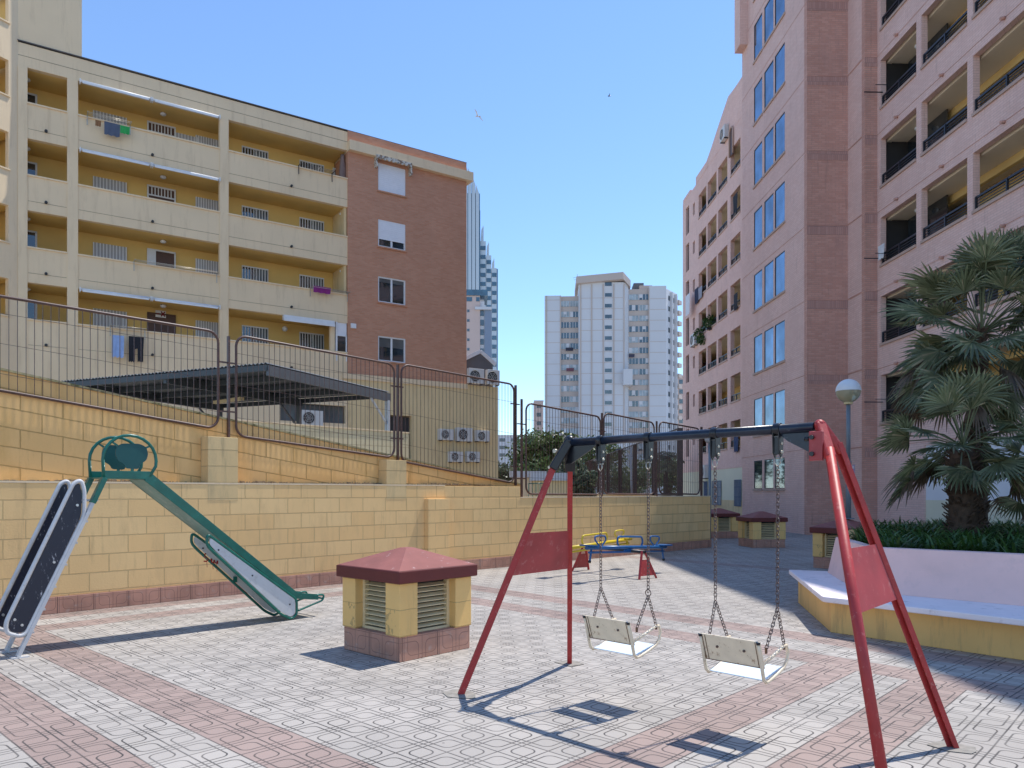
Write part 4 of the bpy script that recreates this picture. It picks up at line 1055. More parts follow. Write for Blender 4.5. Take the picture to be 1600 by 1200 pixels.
# support frames under the chute
fp = [(1.87, 1.12), (3.02, .25), (3.02, .055), (2.94, .012), (2.80, .09), (1.93, .92), (1.86, 1.0)]
ip = [(1.90, 1.08), (2.995, .268), (2.995, .075), (2.935, .04), (2.80, .12), (1.945, .945), (1.89, 1.01)]
for i, y in enumerate((0.0, Wd)):
    P = rounded([(x, y, z) for x, z in fp], .05); MB().tube(P, .017, 8, closed=True).build('support_frame', M_green if i == 0 else M_green, sl_)
    P = rounded([(x, y-.006, z) for x, z in ip], .05); b_ = MB().prism(P, (0,.012,0)).build('white_panel', M_panelw, sl_)
    if i == 1: b_['label'] = 'grey white panel with red painted scrawl dripping'
    m = MB()
    for (x, z) in ((2.0,.93),(2.42,.60),(2.92,.20)): m.tube([(x,y-.012,z),(x,y+.012,z)], .010, 8)
    m.build('bolts', M_black, b_)
    if i == 1:
        g = MB(); y_ = y-.010
        def st(pts, r=.008): g.tube([(x, y_, z) for x, z in pts], r, 5)
        st([(2.035,.865),(2.015,.85),(2.02,.825),(2.05,.81),(2.06,.785),(2.04,.77),(2.01,.775)])
        st([(2.045,.78),(2.05,.70)], .003)
        st([(2.10,.80),(2.105,.755),(2.13,.745),(2.14,.78)], .011); st([(2.15,.75),(2.18,.735),(2.175,.77)], .010)
        st([(2.115,.75),(2.125,.67)], .003); st([(2.165,.74),(2.172,.64)], .003)
        g.build('red_scrawl', C('red_spray', (.40, .01, .012)), b_)
m = MB(); m.box(2.38,2.42,Wd-.03,Wd+.0,.49,.56); m.build('lug', M_green, sl_)
for y in (0.0, Wd):
    P = rounded([(3.02,y,.10),(3.22,y,.155),(3.40,y,.20),(3.42,y,.27),(3.30,y,.283)], .05)[3:]; MB().tube(P, .013, 8).build('exit_loop', M_green, sl_)
m = MB(); m.tube([(3.40,0,.225),(3.40,Wd,.225)], .013, 8); m.build('exit_bar', M_green, sl_)

# ================================================================== swing frame
sw = thing('playground_swing', 'red A frame swing stand with a dark blue top bar', 'swing', (.479, 6.06, 0), math.atan2(-.72, .695))
swz = 2.0; L = 2.02
m = MB(); m.tube([(-.02,0,swz),(L-.03,0,swz)], .032, 14); m.build('top_bar', M_navy, sw)
TL, TR = (-.02, 0, swz-.03), (L+.03, 0, swz+.02)
F1, F2, F3, F4 = (-.542,-.706,0), (-.658,.716,0), (2.674,-.70,0), (2.557,.718,0)
def lerp(a, b, q): return tuple(a[i]+(b[i]-a[i])*q for i in range(3))
la, lb = (-.10,-.085,1.84), (-.105,.10,1.84)
ra, rb = (L+.085,-.065,1.86), (L+.075,.085,1.90)
# left: angle-section legs
for (a, b) in ((la, F1), (lb, F2)):
    m = MB(); m.beam(a, b, .044, .05); m.build('leg', M_red, sw, .004)
    m = MB(); m.beam(lerp(a,b,.0), lerp(a,b,.985), .012, .066)
# right near: round tube; right far: channel
m = MB(); m.tube([ra, F3], .029, 14); m.build('leg', M_red, sw)
m = MB(); d = (Vector(F4)-Vector(rb)).normalized(); m.beam(rb, F4, .046, .010); s1 = Vector((.019,0,0)); m.beam(Vector(rb)+s1+Vector((0,-.018,0)), Vector(F4)+s1+Vector((0,-.018,0)), .009, .032); m.beam(Vector(rb)-s1+Vector((0,-.018,0)), Vector(F4)-s1+Vector((0,-.018,0)), .009, .032); m.build('leg', M_red, sw)
# panels between the legs
def gus(a, b, c, d_, z0, z1, mat, name='gusset_panel', dxo=0):
    def at(p, q, z): k = (p[2]-z)/(p[2]-q[2]); return lerp(p, q, k)
    P = [at(a,b,z1), at(c,d_,z1), at(c,d_,z0), at(a,b,z0)]
    return MB().prism(P, (.008,0,.001)).build(name, mat, sw)
gus(la, F1, lb, F2, .93, 1.27, M_redpanel); gus(ra, F3, rb, F4, .94, 1.28, M_redpanel)
# corner fittings
def fitting(T, legs, mat, wd=.085):
    m = MB()
    for (a, b) in legs:
        e = lerp(a, b, .03); m.beam((T[0], T[1], T[2]+.02), e, wd, wd*.85)
    m.sphere((T[0], 0, T[2]+.012), wd*.56, 12, 8)
    return m.build('corner_fitting', mat, sw, .01)
f = fitting((-.02,0,swz), ((la,F1),(lb,F2)), M_black)
m = MB(); m.prism([(.0,-.006,swz-.03),(.26,-.006,swz-.03),(.2,-.006,swz-.07),(-.0,-.006,swz-.17),(-.06,-.006,swz-.17)], (0,.012,0)); m.build('brace_plate', M_black, sw)
MB().tube([(-.075,-.10,1.93),(-.075,-.125,1.93)], .017, 10).build('bolt', M_galv, f); MB().tube([(-.12,-.14,1.80),(-.12,-.12,1.80)], .012, 8).build('bolt', M_galv, f)
f = fitting((L,0,swz), ((ra,F3),(rb,F4)), M_red, .060)
m = MB(); m.box(L-.035, L+.0, -.075, -.045, 1.79, 1.97); m.box(L-.02, L+.06, -.10, -.072, 1.79, 1.965); m.build('flange', M_redpanel, f, .004)
for a_, b_ in (((L,-.105,1.83),(L,-.12,1.83)), ((L,-.105,1.93),(L,-.12,1.93)), ((L-.07,-.05,1.925),(L-.04,-.05,1.925))): MB().tube([a_, b_], .014, 8).build('bolt', M_black, f)
m = MB(); m.prism([(L+.01,-.006,swz-.03),(L-.26,-.006,swz-.03),(L-.2,-.006,swz-.08),(L-.03,-.006,swz-.17),(L+.02,-.006,swz-.17)], (0,.012,0)); m.build('brace_plate', M_navy, sw)
# hangers
hx = (.30, .75, 1.30, 1.75)
for x in hx:
    m = MB(); m.tube([(x-.022,0,swz),(x+.022,0,swz)], .041, 14)
    for s_ in (-1, 1): m.prism([(x+s_*.02-.004,-.035,swz),(x+s_*.02-.004,.035,swz),(x+s_*.02-.004,.026,swz-.15),(x+s_*.02-.004,.0,swz-.185),(x+s_*.02-.004,-.026,swz-.15)], (.008,0,0))
    m.box(x-.018, x+.018, -.02, .02, swz-.16, swz-.05); h_ = m.build('hanger', M_black, sw, .002)
    m = MB(); m.tube([(x-.03,0,swz-.09),(x+.03,0,swz-.09)], .009, 8); m.tube([(x-.034,0,swz-.145),(x+.034,0,swz-.145)], .010, 8); m.build('bolts', M_galv, h_)
# feet pads
for i, p in enumerate((F1, F2, F3, F4)):
    rf = random.Random(i); q = [Vector((p[0], p[1], .004))+Vector((math.cos(k*.785)*rf.uniform(.10,.19), math.sin(k*.785)*rf.uniform(.08,.15), 0)) for k in range(8)]
    MB().prism(q, (0,0,.002)).build('footing_patch', M_patch, sw)
# ------------------------------------------------------------------ swing seats
def chain(m, a, b, pitch=.0255, L_=.036, W_=.021, r=.0028, flip=0):
    a, b = Vector(a), Vector(b); d = (b-a); n = max(1, round(d.length/pitch)); d.normalize()
    x = d.cross(Vector((1,.3,0))).normalized(); y = d.cross(x)
    for i in range(n):
        c = a+(b-a)*((i+.5)/n); ang = .35+(math.pi/2 if (i+flip) % 2 else 0); u = x*math.cos(ang)+y*math.sin(ang)
        hl = L_/2-W_/2; P = []
        for k in range(4): t = math.pi*k/3; P.append(c+d*hl+ d*math.sin(t)*W_/2+u*math.cos(t)*W_/2)
        for k in range(4): t = math.pi+math.pi*k/3; P.append(c-d*hl+d*math.sin(t)*W_/2+u*math.cos(t)*W_/2)
        m.tube(P, r, 5, closed=True)
rzs = math.atan2(-.72, .695)
def seat(label, xc, ring, cat='swing seat'):
    c, s_ = math.cos(rzs), math.sin(rzs)
    loc = (.479+c*xc, 6.06+s_*xc, 0)
    t = thing('chain_swing', label, cat, (loc[0], loc[1], 0), rzs, 'chain hung seats of the swing')
    for sx in (-1, 1):
        x = sx*.225; xs = sx*.205
        top = (x, 0, swz-.215)
        jn = (x*.99, 0.0, .865)
        m = MB(); chain(m, (x,0,swz-.235), jn)
        m.build('chain', M_chain, t)
        m = MB(); m.tube([(x-.016,-.004,swz-.18),(x-.018,-.004,swz-.215),(x,-.004,swz-.238),(x+.018,-.004,swz-.215),(x+.016,-.004,swz-.18)], .0045, 6); m.tube([(x-.026,0,swz-.182),(x+.026,0,swz-.182)], .0055, 6); m.build('shackle', M_galv, t)
        if ring == sx: m = MB(); m.tube([(x*.99+.024*math.cos(a), 0, .862+.024*math.sin(a)) for a in [i*math.pi/8 for i in range(16)]], .0035, 6, closed=True); m.build('ring', M_chain, t)
        bk = (xs, -.115, .615); ft = (xs, .125, .605); jz = (x*.99, 0, .84 if ring == sx else .86)
        m = MB(); chain(m, jz, bk, flip=1); chain(m, jz, ft); m.build('split_chain', M_chain, t)
        # side tube
        P = [(xs,-.215,.665),(xs,-.195,.60),(xs,-.165,.49),(xs,-.145,.425),(xs,-.115,.402),(xs,-.08,.405),(xs,.02,.43),(xs,.12,.46),(xs,.165,.50),(xs,.178,.555),(xs,.155,.60),(xs,.115,.60),(xs,-.0,.565),(xs,-.165,.52)]
        m = MB(); m.tube(P, .0115, 8); m.build('side_tube', M_seat, t)
        m = MB(); m.tube([(xs,-.218,.672),(xs,-.214,.655)], .014, 8); m.build('end_cap', M_black, t)
        m = MB()
        for q in (bk, ft): m.box(q[0]-.005, q[0]+.005, q[1]-.008, q[1]+.008, q[2]-.03, q[2]+.006)
        m.build('chain_lug', paint('rusty_lug', (.15,.08,.045), .7, .4, 60), t)
    # backrest
    tl = lambda x, q: (x, -.222+.06*q, .672-.175*q)
    m = MB(); m.prism([tl(-.218,0), tl(.218,0), tl(.218,1), tl(-.218,1)], (0,.010,.003)); b_ = m.build('backrest', M_seat, t, .003)
    m = MB()
    for x in (-.17, -.19): m.beam(Vector(tl(x,.03))+Vector((0,-.002,0)), Vector(tl(x,.97))+Vector((0,-.002,0)), .003, .003)
    m.beam(Vector(tl(.185,.03))+Vector((0,-.002,0)), Vector(tl(.185,.97))+Vector((0,-.002,0)), .003, .003)
    m.beam(Vector(tl(-.2,.985))+Vector((0,-.002,0)), Vector(tl(.2,.985))+Vector((0,-.002,0)), .003, .004)
    m.build('rust_seams', C('rust_'+str(ring), (.13, .05, .02)), b_)
    m = MB()
    for x in (-.09, .10): p = Vector(tl(x,.42)); m.tube([p, p+Vector((0,-.008,-.002))], .0085, 10)
    m.build('bolts', M_chain, b_)
    m = MB(); m.hexa([(-.195,-.12,.408),(.195,-.12,.408),(.195,.13,.455),(-.195,.13,.455),(-.195,-.12,.416),(.195,-.12,.416),(.195,.13,.463),(-.195,.13,.463)]); m.build('seat_plate', M_plate, t, .003)
seat('left ivory swing seat with pale plate, a round ring in its right chain', .525, 1)
seat('right ivory swing seat with pale plate, nearer the camera', 1.525, 0)

# ================================================================== see-saws
def stand(label, p, q, top):
    p, q = Vector(p), Vector(q); c = (p+q)/2; t = thing('seesaw_stand', label, 'see-saw stand', (c.x, c.y, 0))
    return t
pA_, qA_ = Vector((1.32, 15.2, 0)), Vector((1.62, 15.42, 0)); pB_, qB_ = Vector((2.27, 13.85, 0)), Vector((2.60, 14.12, 0))
cA, cB = (pA_+qA_)/2, (pB_+qB_)/2
ax_ = (cB-cA); La = ax_.length; rza = math.atan2(ax_.y, ax_.x)
st_ = thing('seesaw_stand', 'red two legged stand with a dark axle carrying both see-saws', 'see-saw stand', (cA.x, cA.y, 0), rza)
for x, wd_, xs_ in ((0, -1, .0), (La, 1, .0)):
    h = .225; top = .50
    a, b, tp = (x+wd_*.12, -h, 0), (x+wd_*.12, h, 0), (x, 0, top)
    for q in (a, b): m = MB(); m.beam((x, q[1]*.15, top), q, .04, .035); m.build('leg', M_red, st_, .003)
    m = MB(); m.prism([lerp(tp, a, .3), lerp(tp, a, .88), lerp(tp, b, .88), lerp(tp, b, .3)], (.008,0,0)); m.build('gusset_panel', M_redpanel, st_)
m = MB(); m.tube([(-.05,0,.49),(La+.05,0,.49)], .028, 10); m.build('axle', M_black, st_)
def seesaw(label, c, tilt, mat, three):
    rz = math.atan2(.71, .70); t = thing('seesaw', label, 'see-saw', (c[0], c[1], 0), rz, 'two see-saws on one stand')
    Lh = 1.26; zc = .56
    def T(x, z, y=0): return (x, y, zc+z+x*math.tan(tilt))
    m = MB(); m.tube([T(-Lh,0), T(Lh,0)], .036, 10); m.build('beam', mat, t)
    m = MB(); m.tube([T(-Lh*.95,-.085), T(Lh*.95,-.085)], .02, 8); m.build('stay', mat, t)
    m = MB(); m.hexa([T(-.13,-.08,-.03),T(.13,-.08,-.03),T(.13,-.08,.03),T(-.13,-.08,.03),T(-.1,-.03,-.03),T(.1,-.03,-.03),T(.1,-.03,.03),T(-.1,-.03,.03)]); m.build('pivot', mat, t)
    for s_ in (-1, 1):
        m = MB(); m.hexa([T(s_*1.0,.022,-.11),T(s_*1.3,.03,-.13),T(s_*1.3,.03,.13),T(s_*1.0,.022,.11),T(s_*1.0,.045,-.11),T(s_*1.3,.055,-.13),T(s_*1.3,.055,.13),T(s_*1.0,.045,.11)]); m.build('seat', mat, t)
        P = rounded([T(s_*.86,.0), T(s_*.70,.14,-.0), T(s_*.72,.21), T(s_*.90,.215), T(s_*1.02,.20), T(s_*1.02,.14), T(s_*.88,.02)], .04)
        m = MB(); m.tube(P, .0155, 8); m.build('handle', mat, t)
        m = MB(); m.tube([T(s_*1.12,-.0), T(s_*1.15,-.16), T(s_*1.17,-.24)], .02, 8); m.build('footrest', mat, t)
        m = MB(); m.tube([T(s_*1.17,-.23), T(s_*1.18,-.27)], .028, 8); m.build('rubber_buffer', M_black, t)
    if three:
        P = rounded([T(-.30,.01,-.0), T(-.36,.08), T(-.34,.20), T(.42,.20), T(.46,.1), T(.40,.01)], .05); MB().tube(P, .019, 8).build('middle_handle', mat, t)
seesaw('blue see-saw nearest the swing, with three tube handles', (2.2, 14.2), R(-2.6), M_blue, True)
seesaw('yellow see-saw behind the blue one, close to the block wall', (1.62, 15.0), R(2.4), M_yell, True)

# ================================================================== planter bench
pt = thing('planter_bench', 'wide planter with ochre base, lavender seat and pale pink backrest', 'planter bench', (3.64, 8.6, 0))
def off_(P): return [(x-3.64, y-8.6) for x, y in P]
base = off_([(4.14,10.9),(3.64,8.6),(4.87,7.16),(8.3,3.15),(9.0,3.6),(9.3,4.4),(6.3,8.3),(4.9,9.3),(4.75,11.0)])
MB().prism([(x,y,0) for x,y in base][::1], (0,0,.355)).build('base', M_pbase, pt, .006)
seat_ = off_([(4.22,11.5),(3.51,8.52),(4.74,6.98),(8.2,2.9),(9.2,3.9),(5.5,8.0),(4.6,8.9),(4.85,11.2)])
b0 = MB().prism([(x,y,.356) for x,y in rounded(seat_[:], .06)], (0,0,.064)).build('seat', M_lav, pt, .012)
fr_ = off_([(4.63,11.05),(4.13,8.97),(5.3,7.8),(8.9,3.6)]); tp_ = off_([(4.78,11.12),(4.30,9.08),(5.45,7.98),(9.06,3.76)])
bk_ = off_([(4.90,11.15),(4.46,9.16),(5.60,8.12),(9.2,3.9)])
m = MB()
for i in range(3):
    f0, f1, t0_, t1_, k0, k1 = fr_[i], fr_[i+1], tp_[i], tp_[i+1], bk_[i], bk_[i+1]
    m.hexa([(*f0,.421),(*f1,.421),(*k1,.421),(*k0,.421),(*t0_,.935),(*t1_,.935),(*k1,.935),(*k0,.935)])
bb_ = m.build('backrest', M_backr, pt)
m = MB(); back = off_([(4.9,11.15),(6.2,13.6),(8.2,15.0),(12.5,12.5),(13,5),(9.2,3.9)])
for i in range(5):
    a, b = Vector((*back[i],0)), Vector((*back[i+1],0)); m.beam(a+Vector((0,0,.46)), b+Vector((0,0,.46)), .2, .92)
m.build('back_wall', M_pbase, pt)
soil = off_([(4.85,11.1),(4.45,9.15),(5.6,8.1),(9.2,3.9),(13,5),(12.5,12.5),(8.2,15),(6.2,13.6)])
MB().prism([(x,y,.4) for x,y in soil], (0,0,.44)).build('soil', M_soil, pt)
# strappy ground cover
def inpoly(x, y, P):
    c = False
    for i in range(len(P)):
        x1, y1 = P[i]; x2, y2 = P[i-1]
        if (y1 > y) != (y2 > y) and x < (x2-x1)*(y-y1)/(y2-y1)+x1: c = not c
    return c
SP = [(4.95,11.1),(4.58,9.25),(5.70,8.2),(7.5,6.1),(12,6),(12.3,12.4),(8.2,14.8),(6.3,13.4)]
m = MB(); rnd = random.Random(3); cnt = 0
while cnt < 950:
    x, y = rnd.uniform(4.4, 12.3), rnd.uniform(5.5, 15)
    if not inpoly(x, y, SP): continue
    if x-.8*y > 1.6 and rnd.random() < .8: continue
    cnt += 1
    nb = rnd.randint(9, 15)
    for _ in range(nb):
        az = rnd.uniform(0, 6.283); ln = rnd.uniform(.28, .52); wd_ = rnd.uniform(.010, .019); up = rnd.uniform(.55, 1.15)
        d = Vector((math.cos(az), math.sin(az), 0)); s_ = Vector((-d.y, d.x, 0)); p = Vector((x+rnd.uniform(-.06,.06), y+rnd.uniform(-.06,.06), .83)); K = 4; prev = None
        for k in range(K+1):
            q = k/K; c = p+d*(ln*q*(.35+.5*q)*(1.3-up*.6))+Vector((0,0,ln*up*(q-.45*q*q*(1.6-up*.6)))); ww = wd_*(1-q**2.2)+.0015
            cur = (c-s_*ww, c+s_*ww)
            if prev: m.quad(prev[0], prev[1], cur[1], cur[0], True)
            prev = cur
# weld islands per blade so that each blade takes one tone
def weld(mb):
    nv, nf, idx = [], [], {}
    out = []
    for v in mb.v:
        key = (round(v[0],5), round(v[1],5), round(v[2],5))
        if key not in idx: idx[key] = len(nv); nv.append(v)
        out.append(idx[key])
    mb.f = [tuple(out[i] for i in f) for f in mb.f]; mb.v = nv
    return mb
weld(m); tag(m.build('planter_groundcover', M_strap), 'dense strappy green leaves filling the planter around the palm trunks', 'plants', kind='stuff')

# ================================================================== fan palms
def fan(m, o, d, R_, rnd, n=24, spread=2.35, droop=.35, wl=.02):
    d = d.normalized(); side = d.cross(Vector((0,0,1)))
    if side.length < .1: side = Vector((1,0,0))
    side.normalize(); nrm = side.cross(d).normalized()
    roll = rnd.uniform(-.8, .8); s2 = side*math.cos(roll)+nrm*math.sin(roll); n2 = -side*math.sin(roll)+nrm*math.cos(roll)
    for i in range(n):
        a = (i/(n-1)-.5)*spread*1.25; ln = R_*(1-.28*(abs(a)/(spread*.62))**2)*rnd.uniform(.9, 1.05)
        u = (d*math.cos(a)+s2*math.sin(a)).normalized(); t = u.cross(n2).normalized(); prev = None
        dr = droop*rnd.uniform(.5, 1.5)
        for k, (q, ww) in enumerate(((0, .25), (.45, 1.0), (.78, .75), (1.0, .08))):
            c = o+u*(ln*q)+n2*(.10*ln*(abs(a)*q))+Vector((0,0,-dr*ln*max(0,q-.35)**1.6)); w_ = wl*ww*R_/.5
            L_, C_, R__ = c-t*w_, c-n2*w_*.7, c+t*w_
            if prev: m.quad(prev[0], prev[1], C_, L_, False); m.quad(prev[1], prev[2], R__, C_, False)
            prev = (L_, C_, R__)
def palm(label, loc, h, r, crowns, seed, lean=(0,0)):
    rnd = random.Random(seed)
    t = thing('fan_palm', label, 'palm', loc, 0, 'fan palms in the planter')
    m = MB(); N = 16; path = [(lean[0]*(i/N)**1.3, lean[1]*(i/N)**1.3, .8+(h-.8)*i/N) for i in range(N+1)]
    m.tube(path, r, 16, r2=r*.85)
    # old leaf bases
    for i in range(int(190*(h-.8)/1.1)):
        z = rnd.uniform(.85, h); q = (z-.8)/(h-.8); a = rnd.uniform(0, 6.283); cx, cy = lean[0]*q**1.3, lean[1]*q**1.3
        d = Vector((math.cos(a), math.sin(a), 0)); p = Vector((cx, cy, z))+d*r*.8; e = p+d*rnd.uniform(.06,.12)*(r/.2)+Vector((0,0,rnd.uniform(.03,.13))); s_ = Vector((-d.y,d.x,0))*rnd.uniform(.02,.045)
        m.hexa([p-s_, p+s_, p+s_+Vector((0,0,.03)), p-s_+Vector((0,0,.03)), e-s_*.5, e+s_*.5, e+s_*.5+Vector((0,0,.015)), e-s_*.5+Vector((0,0,.015))])
    m.build('trunk', M_trunk, t)
    m = MB(); md = MB(); mp = MB()
    for (cx, cy, cz, R_, n, lo, hi) in crowns:
        c = Vector((cx, cy, cz))
        for i in range(n):
            el = R(rnd.uniform(lo, hi)); az = i*2.39996+rnd.uniform(-.25,.25)
            d = Vector((math.cos(az)*math.cos(el), math.sin(az)*math.cos(el), math.sin(el)))
            pl_ = R_*rnd.uniform(.42, .70); e = c+d*pl_+Vector((0,0,-.12*pl_*(1 if el < .6 else 0)))
            mp.tube([c+d*.02, c+d*pl_*.5+Vector((0,0,.02)), e], .009, 4)
            d2 = (d+Vector((0,0,-.25 if el < .9 else 0))).normalized()
            dead = el < R(-14) and rnd.random() < .55
            fan(md if dead else m, e, d2, R_*rnd.uniform(.30, .42), rnd, 20 if not dead else 14, 2.4 if not dead else 1.5, .3 if not dead else .9)
    weld_ok = m.build('crown', M_palm, t); mp.build('leaf_stalks', M_palm, t)
    if md.v: md.build('dead_leaves', M_palmd, t)
    return t
palm('front fan palm with the thick shaggy trunk and low crown', (6.47, 10.8, 0), 2.2, .20, [(0,0,2.26,1.25,52,-32,84)], 11)
palm('tall fan palm whose big crown rises above the front palm', (7.25, 11.7, 0), 4.05, .13, [(-.02,-.1,4.05,1.55,78,-48,80),(.35,-.2,4.7,1.05,22,10,80),(-.3,-.2,3.75,1.45,16,-60,-20)], 5, (-.1,-.1))
palm('short fan palm at the right edge beside the white wall', (7.05, 9.9, 0), 1.75, .16, [(0,0,1.85,.95,26,-55,75)], 23, (.2, 0))

# ================================================================== white tower block far away
tp = thing('tower_block', 'tall white and beige tower block in the gap, with rows of windows', 'building', (23.2, 210, 0), R(-3))
S = 1/5.605
def tx(px): return (px-930)*S
def tz(py): return H+(HZ-py)*S
def tbox(p0, p1, y0, y1, ztop, mat, name): return box(tx(p0), tx(p1), y0, y1, 0, ztop).build(name, mat, tp)
zL, zC, zR = tz(461), tz(444), tz(452)
tbox(851, 876, 0, 12, zL, M_twhite, 'wall_slab'); tbox(876.1, 904, .5, 12, zL-.1, M_tbeige, 'window_bay')
tbox(904, 973, -1.6, 12, zC, M_twhite, 'wall_slab'); tbox(982, 1014, .5, 12, zR, M_tbeige, 'window_bay'); tbox(1014, 1040, 0, 14, tz(448), M_twhite, 'wall_slab')
MB().prism([(tx(973.1), -1.6, 0), (tx(981.9), .4, 0), (tx(981.9), 12, 0), (tx(973.1), 12, 0)], (0,0,zC)).build('wall_slab', M_twhite, tp)
m = MB(); m.prism([(tx(900), -2.6, zC-.4), (tx(972), -2.8, zC+.6), (tx(985), 0, zC-1), (tx(985), 12, zC-1), (tx(900), 12, zC-.4)], (0,0,1.9)); m.build('roof_cornice', M_tbeige, tp)
m = MB()
for p in (906, 923, 941, 957): m.box(tx(p), tx(p)+.35, -1.75, -1.6, 0, zC-.5)
m.box(tx(973), tx(973)+.3, -1.75, -1.6, 0, zC-.5); m.box(tx(853), tx(853)+.3, -.12, 0, 0, zL); m.box(tx(875), tx(875)+.3, -.12, 0, 0, zL); m.box(tx(1012.5), tx(1014), -.12, 0, 0, zR); m.build('wall_ribs', M_tbeige, tp)
m = MB()
for i in range(22):
    z = zL-1.3-i*S*16.7; m.box(tx(851), tx(875), -.03, -.001, z, z+.12); m.box(tx(906.5), tx(972), -1.63, -1.601, z, z+.12); m.box(tx(1015), tx(1040), -.03, -.001, z, z+.12)
m.build('panel_joints', M_tbeige, tp)
rt = random.Random(5)
nwin = 0
for i in range(17):
    z = tz(468.5)-i*16.65*S
    if z < 6: break
    f = box(tx(944.5), tx(955), -1.66, -1.61, tz(451.5)-i*16.7*S+.35, tz(446)-i*16.7*S+.35).build('window', M_tglass, tp)
    for (p0, p1, ys, dz) in ((876.6, 889.5, .5, 0), (891, 903.8, .5, 0), (982.5, 997, .5, 1.6), (998.5, 1013.6, .5, 1.6)):
        z0 = z-2.2*S*2+dz-.9; z1 = z0+1.55
        f = box(tx(p0), tx(p1), ys-.12, ys-.02, z0, z1).build('window', M_tglass if rt.random() < .45 else M_tglassw, tp); m = MB()
        for q in range(4): x = tx(p0)+(tx(p1)-tx(p0))*q/3; m.box(x-.06, x+.06, ys-.2, ys-.12, z0, z1)
        if rt.random() < .7: q = rt.randint(0, 2); m.box(tx(p0)+(tx(p1)-tx(p0))*q/3, tx(p0)+(tx(p1)-tx(p0))*(q+1)/3, ys-.15, ys-.13, z0+rt.uniform(0,.9), z1)
        m.build('window_frame', M_twhite, f)
# side with small balconies, turned right
e0 = Vector((tx(1040), .2, 0)); e1 = Vector((tx(1063), 6.5, 0)); ddv = (e1-e0); nr = Vector((ddv.y, -ddv.x, 0)).normalized()
MB().prism([e0, e1, e1+Vector((-2,8,0)), e0+Vector((0,10,0))], (0,0,tz(452))).build('side_wall', M_twhite, tp)
m = MB(); m2 = MB(); mg = MB()
for i in range(20):
    z = tz(462)-i*16.7*S
    if z < 4: break
    a = e0.lerp(e1, .80); b = e0.lerp(e1, 1.06); up_ = Vector((0,0,z-1.4)); MB().prism([a+up_, b+up_, b+nr*1.2+up_, a+nr*1.2+up_], (0,0,1.1)).build('balcony', M_tbeige, tp)
    for q in (.18, .55):
        a = e0.lerp(e1, q)+nr*.05; b = e0.lerp(e1, q+.13)+nr*.05; mg.prism([a, b, b+nr*.05, a+nr*.05], (0,0,1.3)); mg.v[-8:] = [(x,y,zz_+z-1.2) for x,y,zz_ in mg.v[-8:]]
    a = e0.lerp(e1, .82)+nr*.05; b = e0.lerp(e1, 1.0)+nr*.05; mg.prism([a, b, b+nr*.05, a+nr*.05], (0,0,1.6)); mg.v[-8:] = [(x,y,zz_+z-.3) for x,y,zz_ in mg.v[-8:]]
mg.build('side_windows', M_tglass, tp)
for q in (.34, .72): a = e0.lerp(e1, q); m2.prism([a, e0.lerp(e1, q+.05), e0.lerp(e1, q+.05)+nr*.8, a+nr*.8], (0,0,tz(455)))
m2.build('side_fins', M_twhite, tp)
box(tx(992), tx(1008), 4, 9, zR-1, tz(437)).build('plant_room', M_slabgrey, tp); box(tx(1000), tx(1020), 2, 8, zR-.5, tz(444)).build('plant_room', M_tbeige, tp)
box(tx(972), tx(986), -3.4, .4, tz(604), tz(580)).build('box_bay', M_twhite, tp)
m = MB(); x = tx(903); m.tube([(x,4,zC),(x,4,zC+4)], .07, 5); m.beam((x-1.2,4,zC+3),(x+.6,4,zC+3.2),.06,.06); m.beam((x-1,4,zC+2.4),(x+.5,4,zC+2.5),.06,.06); m.build('antenna', M_gsteel, tp)
def wline(x0, x1, z, yy, label, lbl):
    o = Vector((0,0,0))
for (px0, px1, py, lbl, cc) in ((884, 896, 543, 'dark washing under a window on the left of the white tower', (.03,.03,.05)), (885, 897, 575, 'mixed washing lower on the left of the white tower', (.15,.06,.08)), (982, 991, 554, 'short dark washing on the right bay of the white tower', (.05,.05,.08))):
    c, s_ = math.cos(R(-3)), math.sin(R(-3))
    def q(x, y, z): return (23.2+c*x-s_*y, 210+s_*x+c*y, z)
    cloth('hanging_laundry', lbl, 'laundry', q(tx(px0), -.3, tz(py)), q(tx(px1), -.3, tz(py)), .9, C('far_cloth'+str(py), cc))

